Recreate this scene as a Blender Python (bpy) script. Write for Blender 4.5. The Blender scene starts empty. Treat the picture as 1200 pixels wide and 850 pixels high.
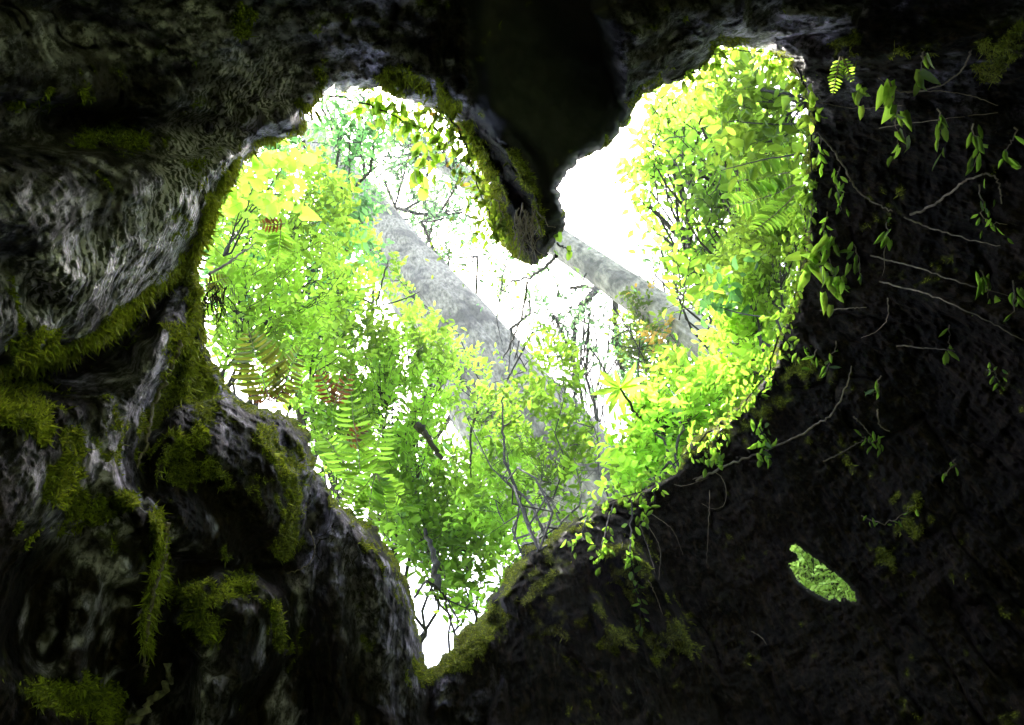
import bpy, math
import numpy as np
from mathutils import Vector, Matrix
rng = np.random.default_rng(7)
R_ = math.radians
sc = bpy.context.scene
COL = sc.collection

# ------------------------------------------------------------------ camera
F = 942.0
CAM = np.array([0.0, 0.0, 1.5])
def nrm(v):
    v = np.asarray(v, float)
    return v / np.maximum(np.linalg.norm(v, axis=-1, keepdims=True), 1e-12)
_zc = nrm([-200 / F, 575 / F, -1.0])
_fc = np.array([0, 0, -1.0])
_yc = nrm(_fc - np.dot(_fc, _zc) * _zc)
_xc = np.cross(_yc, _zc)
M3 = np.array([_xc, _yc, _zc])                       # camera -> world
cam_data = bpy.data.cameras.new('camera')
cam = bpy.data.objects.new('camera', cam_data)
COL.objects.link(cam)
mw = Matrix([list(M3[0]) + [CAM[0]], list(M3[1]) + [CAM[1]], list(M3[2]) + [CAM[2]], [0, 0, 0, 1]])
cam.matrix_world = mw
cam_data.sensor_fit = 'HORIZONTAL'
cam_data.sensor_width = 36
cam_data.lens = F / 1200 * 36
cam_data.clip_start = 0.05
cam_data.clip_end = 3000
sc.camera = cam

def ray(px, py):
    px = np.asarray(px, float); py = np.asarray(py, float)
    v = np.stack([(px - 600) / F, -(py - 425) / F, -np.ones_like(px)], -1)
    return nrm(v) @ M3.T
def at(px, py, r):
    return CAM + ray(px, py) * np.asarray(r, float)[..., None]
UP = np.array([0, 0, 1.0])
IMG_DOWN = M3 @ np.array([0, -1.0, 0])
IMG_RIGHT = M3 @ np.array([1.0, 0, 0])

# ------------------------------------------------------------------ noise
def _hash(ix, iy, iz, seed):
    h = (ix.astype(np.uint32) * np.uint32(374761393) + iy.astype(np.uint32) * np.uint32(668265263)
         + iz.astype(np.uint32) * np.uint32(2147483647) + np.uint32(seed * 974711 & 0xffffffff))
    h = (h ^ (h >> np.uint32(13))) * np.uint32(1274126177)
    h ^= h >> np.uint32(16)
    h = h * np.uint32(2246822519)
    h ^= h >> np.uint32(15)
    return (h & np.uint32(0xffff)).astype(np.float32) / 32767.5 - 1.0
def noise(p, seed=0):
    p = np.asarray(p, np.float32) + np.float32(131.7)
    i = np.floor(p); f = p - i
    i = i.astype(np.int64)
    u = f * f * f * (f * (f * 6 - 15) + 10)
    x, y, z = i[..., 0], i[..., 1], i[..., 2]
    def h(a, b, c): return _hash(x + a, y + b, z + c, seed)
    ux, uy, uz = u[..., 0], u[..., 1], u[..., 2]
    a = h(0,0,0) * (1-ux) + h(1,0,0) * ux; b = h(0,1,0) * (1-ux) + h(1,1,0) * ux
    c = h(0,0,1) * (1-ux) + h(1,0,1) * ux; d = h(0,1,1) * (1-ux) + h(1,1,1) * ux
    return (a * (1-uy) + b * uy) * (1-uz) + (c * (1-uy) + d * uy) * uz
def fbm(p, octv=4, seed=0, gain=.5, lac=2.03):
    s = 0; a = 1; t = 0
    for k in range(octv):
        s = s + a * noise(p * lac ** k, seed + k); t += a; a *= gain
    return s / t
def ridged(p, octv=3, seed=0, gain=.55):
    s = 0; a = 1; t = 0
    for k in range(octv):
        s = s + a * (1 - np.abs(noise(p * 2.1 ** k, seed + k)) * 2); t += a; a *= gain
    return s / t
def sstep(a, b, x):
    t = np.clip((x - a) / (b - a), 0, 1); return t * t * (3 - 2 * t)

# ------------------------------------------------------------------ 2-d distances on the direction map
def d_line(X, Y, pts, close=False):
    best = np.full(X.shape, 1e9, np.float32)
    n = len(pts)
    for k in range(n if close else n - 1):
        x0, y0 = pts[k][:2]; x1, y1 = pts[(k + 1) % n][:2]
        dx, dy = x1 - x0, y1 - y0
        L = dx * dx + dy * dy + 1e-9
        t = np.clip(((X - x0) * dx + (Y - y0) * dy) / L, 0, 1)
        d = (X - x0 - t * dx) ** 2 + (Y - y0 - t * dy) ** 2
        best = np.minimum(best, d)
    return np.sqrt(best)
def inside(X, Y, pts):
    c = np.zeros(X.shape, bool); n = len(pts)
    for k in range(n):
        x0, y0 = pts[k]; x1, y1 = pts[(k + 1) % n]
        if y0 == y1: continue
        m = ((y0 > Y) != (y1 > Y)) & (X < (x1 - x0) * (Y - y0) / (y1 - y0) + x0)
        c ^= m
    return c
def sd(X, Y, pts):                                    # positive outside
    d = d_line(X, Y, pts, True)
    return np.where(inside(X, Y, pts), -d, d)

HEART = [(300,175),(318,166),(340,163),(358,158),(357,136),(372,118),(395,108),(420,101),(445,104),(470,113),(495,124),(518,138),
 (538,152),(548,170),(557,192),(566,217),(571,245),(579,268),(590,288),(605,300),(622,309),(634,306),(641,294),(650,283),(657,271),
 (662,260),(662,248),(658,236),(656,222),(661,207),(672,194),(691,180),(713,165),(733,149),(742,134),(749,118),(766,105),(791,95),
 (813,84),(831,68),(842,57),(868,54),(900,60),(922,72),(938,88),(944,112),(949,150),(946,200),(945,240),(942,280),(936,320),
 (929,350),(916,380),(906,410),(899,435),(885,455),(862,478),(840,495),(816,510),(801,530),(790,549),(765,566),(740,578),(715,584),
 (700,592),(688,602),(665,612),(642,630),(618,641),(602,656),(588,680),(573,705),(560,725),(545,742),(530,762),(515,778),(503,784),
 (497,765),(490,735),(486,710),(482,690),(475,670),(465,655),(455,640),(435,620),(415,602),(395,586),(378,571),(369,550),(367,530),
 (359,508),(344,490),(325,481),(300,478),(280,470),(263,450),(250,430),(241,400),(238,370),(236,345),(233,320),(237,300),(245,275),
 (257,250),(266,225),(276,205),(288,190)]
WINDOW = [(922,660),(926,668),(933,680),(946,691),(960,699),(970,704),(979,702),(984,707),(988,701),(996,706),(1004,706),(1002,694),
 (992,682),(978,670),(962,658),(946,647),(933,637),(926,638),(924,645),(932,650),(935,657)]

# base distance from the eye: control points
CTRL = [(-500,-500,2.1),(300,-500,2.1),(1000,-500,2.2),(1700,-500,2.4),(-500,200,1.9),(-500,800,2.0),(-400,1350,2.1),(300,1350,2.5),
 (900,1350,2.8),(1700,1350,2.8),(1700,300,2.9),(1700,800,2.9),
 (0,0,2.15),(0,300,1.95),(0,600,2.0),(0,850,2.15),(200,100,2.5),(220,250,2.6),(300,30,2.5),(450,40,2.65),(620,30,2.55),(620,180,2.7),(630,300,2.9),
 (780,40,2.7),(950,40,2.9),(1150,40,2.8),(260,400,3.0),(150,450,2.55),(300,600,2.8),(430,700,3.1),(480,830,3.2),(200,750,2.5),
 (680,720,3.5),(560,780,3.45),(700,840,3.4),(850,650,3.5),(960,670,3.4),(900,820,3.2),(1100,800,3.0),(980,450,3.5),(980,250,3.4),(1100,300,3.2),(1190,450,3.0),
 (1190,120,2.9),(400,150,3.0),(840,60,3.1),(930,120,3.3),(800,560,3.6),(640,650,3.6)]
_c = np.array(CTRL)
_k = lambda d: np.sqrt(d * d + .25)                   # smooth multiquadric through the control points
_p = _c[:, :2] / 300.0
_A = _k(np.linalg.norm(_p[:, None] - _p[None], axis=-1)) + 0.06 * -np.eye(len(_p))
_A = np.block([[_A, np.ones((len(_p), 1))], [np.ones((1, len(_p))), np.zeros((1, 1))]])
_wt = np.linalg.solve(_A, np.append(_c[:, 2], 0))
def base_r(X, Y):
    s = np.full(X.shape, _wt[-1])
    for (x, y), w in zip(_p, _wt[:-1]):
        s = s + w * _k(np.hypot(X / 300 - x, Y / 300 - y))
    return np.clip(s, 1.6, 3.9)

SLAB_A = [(-600,120),(60,172),(120,176),(190,182),(232,176),(262,168),(292,172),(284,198),(268,224),(256,254),(246,282),(222,304),(172,350),
          (132,386),(60,420),(0,436),(-600,470)]
SLAB_B = [(236,262),(250,300),(238,340),(228,400),(200,440),(168,470),(158,540),(176,580),(196,612),(192,668),(180,712),(170,770),(150,820),
          (120,900),(-600,1000),(-600,450),(0,450),(90,436),(140,412),(176,372),(215,320)]
SLAB_C = [(170,520),(200,480),(262,462),(330,486),(362,520),(369,560),(352,630),(332,664),(250,664),(190,650),(170,600)]
SLAB_D = [(210,684),(250,668),(300,668),(335,690),(340,740),(330,790),(300,830),(250,900),(210,900),(225,780),(200,730)]
PILLAR = [(385,575),(430,615),(470,660),(484,700),(494,750),(502,800),(500,880),(520,1100),(330,1100),(360,800),(365,680)]
MOUND = [(640,632),(700,596),(752,600),(775,650),(800,720),(830,800),(850,900),(560,1100),(560,900),(585,800),(590,740),(580,700),(600,660)]
MOUND2 = [(508,790),(545,750),(570,730),(590,745),(600,830),(610,1000),(490,1000),(500,830)]
ROCK1 = [(300,128),(330,112),(358,126),(357,160),(326,166),(300,158)]
RIDGE_T = [(700,20),(740,0),(850,-20),(1010,10),(1000,35),(900,52),(848,52),(830,66),(800,88),(755,108),(738,132),(722,120),(708,70)]
LOBE = [(545,-300),(705,-300),(722,60),(738,130),(712,168),(672,196),(658,225),(662,250),(645,262),(628,225),(606,180),(560,140),(548,80)]
KNOB_L = [(0,0),(130,30),(190,60),(225,120),(200,150),(130,140),(60,120),(-200,100),(-300,0)]

def field(X, Y, want='all'):
    """distance from the eye and the surface masks for directions given on the view map"""
    D = ray(X, Y)
    D32 = D.astype(np.float32)
    wx = X + 9 * fbm(D32 * 9, 3, 11) + 3.5 * fbm(D32 * 60, 2, 14)
    wy = Y + 9 * fbm(D32 * 9, 3, 21) + 3.5 * fbm(D32 * 60, 2, 24)
    hx = X + 5.0 * fbm(D32 * 30, 2, 31) + 5 * fbm(D32 * 110, 2, 32); hy = Y + 5.0 * fbm(D32 * 30, 2, 34) + 5 * fbm(D32 * 110, 2, 35)
    dh = sd(hx, hy, HEART)
    dw = sd(X + 1.2 * fbm(D32 * 150, 2, 37), Y + 1.2 * fbm(D32 * 150, 2, 38), WINDOW)
    r = base_r(X, Y)
    def slab(pts, h, soft):
        nonlocal r
        s = sd(wx, wy, pts)
        t = np.clip(-s / soft, 0, 1)
        r = r - h * (t * (2 - t)) * .7 - h * .3 * sstep(4, -9, s)
    slab(SLAB_A, .34, 55); slab(SLAB_B, .30, 45); slab(SLAB_C, .30, 60); slab(SLAB_D, .34, 40)
    slab(PILLAR, .30, 45); slab(MOUND, .26, 60); slab(MOUND2, .2, 25); slab(ROCK1, .16, 22)
    slab(RIDGE_T, .22, 35); slab(KNOB_L, .14, 70)
    lobe = sstep(16, -26, sd(wx, wy, LOBE))
    r = r - lobe * .12
    def ridge(pts, w, h):
        nonlocal r
        d = d_line(wx, wy, pts)
        r = r - h * (.62 if h < 0 else .8) * np.exp(-(d / (w * 1.2)) ** 2)
    ridge([(0,250),(60,262),(130,225),(230,190)], 14, .04)
    ridge([(20,330),(90,330),(160,290),(235,240)], 22, .06)
    ridge([(15,425),(70,412),(135,378),(232,298)], 6, .08)
    ridge([(205,310),(190,400),(150,470),(132,560),(168,620),(188,660),(172,740),(160,800)], 9, .10)
    ridge([(235,300),(232,380),(215,470),(180,560)], 7, .07)
    ridge([(150,590),(188,620),(192,680),(170,720),(166,800)], 6, .10)
    ridge([(230,690),(270,668),(310,680),(335,715),(338,760)], 9, .12)
    ridge([(60,700),(55,780),(90,830)], 25, -.18)
    ridge([(70,438),(130,418),(200,352),(225,325)], 17, -.34)
    ridge([(0,318),(28,330),(40,350)], 24, -.3)
    ridge([(330,520),(345,540)], 10, -.1)
    ridge([(215,560),(260,600),(300,640)], 22, -.2)
    ridge([(20,455),(110,445),(150,425)], 14, -.30)
    ridge([(90,640),(40,680),(40,740)], 38, -.28)
    ridge([(140,700),(130,780),(150,850)], 20, -.25)
    ridge([(262,740),(255,780)], 12, -.16)
    ridge([(60,140),(140,150),(215,145),(240,150)], 12, -.25)
    ridge([(80,40),(160,90)], 35, -.3)
    ridge([(470,95),(485,100)], 11, -.2)
    ridge([(640,60),(600,-60)], 70, -.5)
    ridge([(800,45),(790,70)], 16, -.12)
    ridge([(920,85),(915,95)], 12, -.15)
    ridge([(890,20),(1000,0)], 14, -.2)
    ridge([(720,690),(780,780),(800,850)], 14, -.22)
    ridge([(650,750),(690,800),(730,860)], 9, -.14)
    ridge([(740,640),(790,720),(850,820)], 9, .1)
    ridge([(700,700),(740,780),(770,850)], 7, .1)
    ridge([(380,620),(395,700),(400,850)], 9, .06)
    ridge([(430,640),(445,740),(450,850)], 9, .06)
    ridge([(410,640),(420,740),(425,850)], 8, -.07)
    ridge([(970,330),(1060,345),(1200,380)], 16, .12)
    ridge([(880,510),(820,540),(760,585)], 10, .06)
    ridge([(548,150),(566,190),(590,230),(606,290)], 8, .10)
    ridge([(590,165),(612,205),(632,260),(636,300)], 7, .12)
    ridge([(575,170),(600,225),(618,280)], 7, -.14)
    ridge([(1000,70),(1100,50),(1200,40)], 14, .1)
    ridge([(950,75),(1060,62),(1150,30)], 8, .08)
    P = (D * r[..., None]).astype(np.float32)
    Pg = P * np.array([1, 1, .28], np.float32)         # fibres run up the trunk
    wob = fbm(P * 1.6, 2, 5)[..., None] * .22
    smooth = 1 - .95 * sstep(0, .6, lobe)
    amp = .55 + .45 * sstep(-.3, .3, fbm(P * 1.3, 2, 9))
    disp = .12 * fbm(P * 2.6, 3, 1) + .06 * ridged(Pg * 3.2 + wob, 3, 41) + .030 * ridged(Pg * 13 + wob * 3, 3, 51) * amp
    disp = disp + .022 * ridged(P * 11, 3, 61) + .016 * fbm(P * 34, 2, 71) + .012 * ridged(P * np.array([70, 70, 30], np.float32), 2, 73)
    cr = 1 - np.abs(fbm(P * np.array([5, 5, 2.2], np.float32) + wob * 2, 3, 151)) * 7
    disp = disp - .05 * np.clip(cr, 0, 1) ** 2 * (fbm(P * 1.7, 2, 155) > -.1)
    # wavy growth ripples on the bare wet wood of the left slab
    rip_m = np.exp(-(d_line(X, Y, [(300,110),(250,140),(215,240),(150,300),(70,340)]) / 46) ** 2)
    rip = np.sin((P[..., 0] * .5 - P[..., 2] * 1.0) * 150 + 12 * fbm(P * 4, 2, 81) * 2.2)
    disp = disp * (1 - .3 * rip_m) + rip_m * (.005 * rip + .02 * ridged(Pg * 22, 2, 83))
    fade = sstep(0, 14, dh) * .8 + .2
    r = r - disp * smooth * fade
    flank = np.exp(-(d_line(X, Y, [(540,140),(565,200),(596,285)]) / 34) ** 2)
    r = r + .42 * (1 - sstep(0, 40, dh)) * flank
    # lips: the wood turns outwards round both openings
    r = r + .40 * np.exp(-np.clip(dh, 0, None) / 1.6) + .05 * np.exp(-np.clip(dh, 0, None) / 9.) + .3 * np.exp(-np.clip(dw, 0, None) / .9)
    if want == 'r': return D, r, dh, dw
    # moss
    m = np.zeros(X.shape, np.float32)
    def mo(pts, w, s=1.0):
        nonlocal m
        d = d_line(wx, wy, pts) if len(pts) > 1 else np.hypot(wx - pts[0][0], wy - pts[0][1])
        m = np.maximum(m, s * np.exp(-(d / w) ** 2))
    mo([(0,438),(60,418),(130,384),(232,298)], 10, 1)
    mo([(60,405),(20,415)], 22, .7)
    mo([(0,470),(30,460),(40,500)], 28, 1)
    mo([(85,520),(75,570),(105,600)], 30, .95)
    mo([(255,230),(240,280),(232,340),(215,400),(240,460),(236,520)], 18, .95)
    mo([(280,200),(262,215)], 14, .9)
    mo([(250,215),(228,300),(205,380),(225,470),(200,560)], 40, .42)
    mo([(340,500),(368,560),(400,600),(450,650),(480,700)], 14, .45)
    mo([(640,660),(560,760)], 30, .45)
    mo([(100,480),(130,560),(60,620)], 40, .4)
    mo([(300,168),(340,166),(370,132),(352,118)], 10, .9)
    mo([(380,78),(372,110)], 12, .9)
    mo([(450,90),(470,80),(500,100),(530,125)], 13, .95)
    mo([(540,155),(560,190),(572,235),(590,285)], 20, .85)
    mo([(598,180),(622,225),(634,290)], 8, .7)
    mo([(200,440),(190,480),(160,500)], 16, .7)
    mo([(185,610),(192,650),(178,700),(170,760)], 9, .95)
    mo([(150,585),(120,600)], 16, .8)
    mo([(205,690),(260,700),(290,672)], 20, .7)
    mo([(325,710),(334,760)], 9, .7)
    mo([(220,700),(240,740)], 22, .8)
    mo([(310,510),(340,560),(345,610),(330,640)], 18, .75)
    mo([(270,500),(250,560)], 24, .45)
    mo([(60,815),(110,820),(150,850)], 26, .85)
    mo([(100,160),(160,172)], 14, .8)
    mo([(20,110),(90,115)], 22, .5)
    mo([(285,10),(290,40)], 16, .5)
    mo([(1160,60),(1210,30)], 26, .8)
    mo([(850,50),(880,60)], 12, .8)
    mo([(970,60),(1000,45)], 12, .5)
    mo([(505,785),(540,765),(575,725)], 18, 1.5)
    mo([(590,690),(620,645),(690,604)], 9, .7)
    mo([(720,740),(800,760)], 40, .42)
    mo([(640,700),(740,680)], 50, .36)
    mo([(950,430),(900,470),(840,500)], 20, .45)
    mo([(1050,60),(1100,55)], 10, .5)
    mo([(1050,620)], 60, .3)
    m = np.maximum(m, .62 * np.exp(-(np.clip(dh, 0, None) / 9) ** 2) * (1 - lobe * .8))
    nz = fbm(P * 9, 3, 91); nz2 = fbm(P * 30, 2, 95)
    moss = sstep(.30, .66, m + .55 * nz + .45 * nz2)
    pale = np.zeros(X.shape, np.float32)  # share of bare grey wood and painted sheen
    def pa(pts, w, s):
        nonlocal pale
        d = d_line(wx, wy, pts)
        pale = np.maximum(pale, s * np.exp(-(d / w) ** 2))
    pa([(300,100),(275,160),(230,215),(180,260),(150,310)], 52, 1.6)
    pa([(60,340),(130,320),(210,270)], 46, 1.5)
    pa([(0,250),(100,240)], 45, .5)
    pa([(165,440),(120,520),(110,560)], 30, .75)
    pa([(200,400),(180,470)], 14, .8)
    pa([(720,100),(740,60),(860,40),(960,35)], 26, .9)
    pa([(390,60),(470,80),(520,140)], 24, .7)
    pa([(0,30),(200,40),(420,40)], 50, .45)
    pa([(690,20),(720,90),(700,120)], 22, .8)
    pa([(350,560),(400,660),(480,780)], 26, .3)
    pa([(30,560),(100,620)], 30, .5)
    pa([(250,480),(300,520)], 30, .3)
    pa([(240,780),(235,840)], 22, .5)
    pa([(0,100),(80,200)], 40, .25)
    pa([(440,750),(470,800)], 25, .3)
    light_lift = sstep(.08, .5, fbm(P * 4.5, 3, 103) + .5 * fbm(P * 20, 2, 107)) * (sstep(620, 420, X) * .5 + .25 * sstep(160, 60, Y))  # speckled paler colour on left and roof, standing in for missing light
    pale = np.maximum(pale * (.75 + .8 * fbm(P * 5, 3, 101)), light_lift * (1 - lobe))
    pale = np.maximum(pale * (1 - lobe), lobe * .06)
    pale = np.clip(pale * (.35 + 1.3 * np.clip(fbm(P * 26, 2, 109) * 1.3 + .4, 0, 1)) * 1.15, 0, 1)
    region = np.full(X.shape, 2)
    region[(X < 520) & (Y > 150)] = 0
    region[(X < 300) & (Y > 120)] = 0
    region[(X >= 300) & (Y < 240) | (Y <= 120)] = 1
    region[(X > 945) & (Y > 60)] = 2
    region[(sd(X, Y, LOBE) < 4) & (Y > -250)] = 3
    region[(X > 500) & (X < 860) & (Y > 480) & (sd(X, Y, MOUND) < 25) | ((X > 500) & (X < 640) & (Y > 480))] = 4
    return D, r, dh, dw, moss, pale, region, rip_m, sstep(0, .6, lobe)

# ------------------------------------------------------------------ materials
def new_mat(name):
    m = bpy.data.materials.new(name); m.use_nodes = True
    nt = m.node_tree; nt.nodes.clear()
    out = nt.nodes.new('ShaderNodeOutputMaterial')
    return m, nt, out
def N(nt, t, **kw):
    n = nt.nodes.new(t)
    for k, v in kw.items(): setattr(n, k, v)
    return n
def L(nt, a, b): nt.links.new(a, b)
def noise_node(nt, vec, scale, detail=4, rough=.55):
    n = N(nt, 'ShaderNodeTexNoise'); n.inputs['Scale'].default_value = scale
    n.inputs['Detail'].default_value = detail; n.inputs['Roughness'].default_value = rough
    L(nt, vec, n.inputs['Vector']); return n
def ramp(nt, fac, stops):
    r = N(nt, 'ShaderNodeValToRGB'); e = r.color_ramp.elements
    while len(e) < len(stops): e.new(.5)
    for k, (p, c) in enumerate(stops): e[k].position = p; e[k].color = (*c, 1)
    L(nt, fac, r.inputs['Fac']); return r
def mix(nt, fac, a, b, typ='MIX'):
    m = N(nt, 'ShaderNodeMix'); m.data_type = 'RGBA'; m.blend_type = typ
    for s, v in ((m.inputs[0], fac), (m.inputs[6], a), (m.inputs[7], b)):
        if hasattr(v, 'links'): L(nt, v, s)
        elif isinstance(v, (tuple, list)): s.default_value = (*v, 1)
        else: s.default_value = v
    return m.outputs[2]
def wood_material():
    m, nt, out = new_mat('wet_rotten_wood')
    tc = N(nt, 'ShaderNodeTexCoord')
    mp = N(nt, 'ShaderNodeMapping'); mp.inputs['Scale'].default_value = (1, 1, .25)
    L(nt, tc.outputs['Object'], mp.inputs['Vector'])
    big = noise_node(nt, tc.outputs['Object'], 2.5, 5)
    grain = noise_node(nt, mp.outputs['Vector'], 38, 8, .72)
    fine = noise_node(nt, tc.outputs['Object'], 120, 6, .7)
    am = N(nt, 'ShaderNodeAttribute', attribute_name='moss'); ap = N(nt, 'ShaderNodeAttribute', attribute_name='pale')
    dark = ramp(nt, grain.outputs['Fac'], [(.36, (.002, .0015, .0014)), (.5, (.006, .0045, .0035)), (.64, (.032, .021, .012))]).outputs['Color']
    wv = N(nt, 'ShaderNodeTexWave'); wv.wave_type = 'BANDS'; wv.bands_direction = 'DIAGONAL'
    for k_, v_ in (('Scale', 20), ('Distortion', 9), ('Detail', 5), ('Detail Scale', 1.6), ('Detail Roughness', .65)): wv.inputs[k_].default_value = v_
    L(nt, tc.outputs['Object'], wv.inputs['Vector'])
    ar = N(nt, 'ShaderNodeAttribute', attribute_name='ripple')
    mm = N(nt, 'ShaderNodeMix'); mm.data_type = 'FLOAT'
    L(nt, ar.outputs['Fac'], mm.inputs[0]); L(nt, fine.outputs['Fac'], mm.inputs[2]); L(nt, wv.outputs['Fac'], mm.inputs[3])
    spk = N(nt, 'ShaderNodeMath', operation='MULTIPLY_ADD'); spk.inputs[1].default_value = .32; L(nt, mm.outputs[0], spk.inputs[0])
    s2_ = N(nt, 'ShaderNodeMath', operation='MULTIPLY_ADD'); s2_.inputs[1].default_value = .9; s2_.inputs[2].default_value = -.10
    L(nt, grain.outputs['Fac'], s2_.inputs[0]); L(nt, s2_.outputs[0], spk.inputs[2])
    pal_sheen = ramp(nt, spk.outputs[0], [(.38, (.006, .005, .006)), (.47, (.10, .078, .135)), (.56, (.74, .63, .96))]).outputs['Color']  # grey wood colour, with the wet wood's bluish sheen and highlights painted in
    c = mix(nt, ap.outputs['Fac'], dark, pal_sheen)
    brown = ramp(nt, big.outputs['Fac'], [(.48, (0, 0, 0)), (.68, (1, 1, 1))]).outputs['Color']
    aw0 = N(nt, 'ShaderNodeAttribute', attribute_name='worn')
    c = mix(nt, aw0.outputs['Fac'], c, (.016, .015, .022))
    c2 = mix(nt, brown, c, mix(nt, .25, c, (.07, .045, .035)))
    mc = ramp(nt, fine.outputs['Fac'], [(.3, (.014, .020, .004)), (.52, (.10, .115, .010)), (.66, (.26, .29, .02))]).outputs['Color']
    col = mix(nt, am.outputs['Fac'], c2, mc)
    b = N(nt, 'ShaderNodeBsdfPrincipled')
    L(nt, col, b.inputs['Base Color'])
    rr = ramp(nt, grain.outputs['Fac'], [(.3, (.62, .62, .62)), (.7, (.2, .2, .2))]).outputs['Color']
    rr = mix(nt, ap.outputs['Fac'], (.72, .72, .72), rr)
    rgh = mix(nt, am.outputs['Fac'], rr, (.95, .95, .95))
    sp = N(nt, 'ShaderNodeMath', operation='MULTIPLY_ADD'); sp.inputs[1].default_value = .9; sp.inputs[2].default_value = .06
    L(nt, ap.outputs['Fac'], sp.inputs[0]); L(nt, sp.outputs[0], b.inputs['Specular IOR Level'])
    L(nt, rgh, b.inputs['Roughness'])
    b.inputs['Specular IOR Level'].default_value = .5
    bp = N(nt, 'ShaderNodeBump'); bp.inputs['Strength'].default_value = 1; bp.inputs['Distance'].default_value = .02
    L(nt, spk.outputs[0], bp.inputs['Height'])
    aw = N(nt, 'ShaderNodeAttribute', attribute_name='worn'); iw = N(nt, 'ShaderNodeMath', operation='SUBTRACT'); iw.inputs[0].default_value = 1
    L(nt, aw.outputs['Fac'], iw.inputs[1]); L(nt, iw.outputs[0], bp.inputs['Strength'])
    bp2 = N(nt, 'ShaderNodeBump'); bp2.inputs['Strength'].default_value = .6; bp2.inputs['Distance'].default_value = .004
    L(nt, iw.outputs[0], bp2.inputs['Strength']); L(nt, fine.outputs['Fac'], bp2.inputs['Height']); L(nt, bp.outputs['Normal'], bp2.inputs['Normal'])
    L(nt, bp2.outputs['Normal'], b.inputs['Normal'])
    L(nt, b.outputs[0], out.inputs['Surface'])
    return m
def leaf_material(name, dark, light, trans, tf=.5, rough=.45, autumn=None):
    m, nt, out = new_mat(name)
    at_ = N(nt, 'ShaderNodeAttribute', attribute_name='tint')
    col = ramp(nt, at_.outputs['Fac'], [(0, dark), (1, light)]).outputs['Color']
    tcol = mix(nt, at_.outputs['Fac'], tuple(x * .24 for x in trans), trans)
    if autumn:
        g = N(nt, 'ShaderNodeMath', operation='GREATER_THAN'); g.inputs[1].default_value = .985
        L(nt, at_.outputs['Fac'], g.inputs[0])
        tcol = mix(nt, g.outputs[0], tcol, autumn); col = mix(nt, g.outputs[0], col, autumn)
    d = N(nt, 'ShaderNodeBsdfPrincipled'); d.inputs['Roughness'].default_value = rough
    L(nt, col, d.inputs['Base Color'])
    t = N(nt, 'ShaderNodeBsdfTranslucent'); L(nt, tcol, t.inputs['Color'])
    mx = N(nt, 'ShaderNodeMixShader'); mx.inputs[0].default_value = tf
    L(nt, d.outputs[0], mx.inputs[1]); L(nt, t.outputs[0], mx.inputs[2])
    L(nt, mx.outputs[0], out.inputs['Surface'])
    return m
def bark_material(name, a, b_, sc_=(1, 1, .15), s=14):
    m, nt, out = new_mat(name)
    tc = N(nt, 'ShaderNodeTexCoord'); mp = N(nt, 'ShaderNodeMapping'); mp.inputs['Scale'].default_value = sc_
    L(nt, tc.outputs['Object'], mp.inputs['Vector'])
    g = noise_node(nt, mp.outputs['Vector'], s, 6, .65)
    g2 = noise_node(nt, tc.outputs['Object'], 1.4, 4)
    c = ramp(nt, g.outputs['Fac'], [(.35, a), (.65, b_)]).outputs['Color']
    c = mix(nt, ramp(nt, g2.outputs['Fac'], [(.5, (0, 0, 0)), (.62, (.75, .75, .75))]).outputs['Color'], c, tuple(x * .45 for x in a))
    b = N(nt, 'ShaderNodeBsdfPrincipled'); b.inputs['Roughness'].default_value = .85
    L(nt, c, b.inputs['Base Color'])
    bp = N(nt, 'ShaderNodeBump'); bp.inputs['Strength'].default_value = .8; bp.inputs['Distance'].default_value = .03
    L(nt, g.outputs['Fac'], bp.inputs['Height']); L(nt, bp.outputs['Normal'], b.inputs['Normal'])
    L(nt, b.outputs[0], out.inputs['Surface'])
    return m
MAT = {}
MAT['wood'] = wood_material()
MAT['leaf_yellow'] = leaf_material('sunlit_yellow_green_leaf', (.045, .10, .008), (.11, .20, .015), (.54, .88, .08), .7)
MAT['leaf_green'] = leaf_material('fresh_green_leaf', (.03, .085, .008), (.075, .17, .015), (.48, .86, .07), .7)
MAT['leaf_deep'] = leaf_material('deep_green_leaf', (.02, .06, .012), (.05, .12, .02), (.20, .50, .12), .6)
MAT['leaf_far'] = leaf_material('canopy_leaf', (.03, .07, .03), (.06, .13, .045), (.22, .42, .16), .5)
MAT['leaf_mixed'] = leaf_material('leaf_with_orange_tips', (.04, .09, .01), (.09, .16, .02), (.30, .45, .03), .5, autumn=(.45, .28, .04))
MAT['fern_green'] = leaf_material('fern_green', (.04, .10, .008), (.09, .19, .012), (.42, .74, .06), .65)
MAT['fern_olive'] = leaf_material('fern_olive', (.035, .05, .008), (.10, .10, .012), (.30, .32, .03), .4)
MAT['dead_leaf'] = leaf_material('dead_red_brown_leaf', (.03, .010, .004), (.14, .05, .012), (.30, .10, .02), .4)
MAT['leaf_pale'] = leaf_material('painted_lit_leaf', (.16, .26, .05), (.34, .48, .12), (.60, .80, .20), .5)  # lighter leaf copy; sunlight behind the torn hole put into its colour
MAT['moss'] = leaf_material('moss', (.06, .08, .006), (.30, .34, .02), (.44, .52, .03), .4, .9)
MAT['twig'] = bark_material('dark_twig_bark', (.006, .004, .003), (.03, .021, .016), (1, 1, 1), 40)
MAT['vine'] = bark_material('pale_vine_bark', (.10, .075, .05), (.28, .22, .15), (1, 1, 1), 40)
MAT['bark_grey'] = bark_material('grey_cedar_bark', (.05, .042, .034), (.27, .235, .20), (1, 1, .3), 20)
MAT['bark_pale'] = bark_material('pale_smooth_bark', (.06, .055, .04), (.27, .24, .19), (1, 1, .5), 9)

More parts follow.
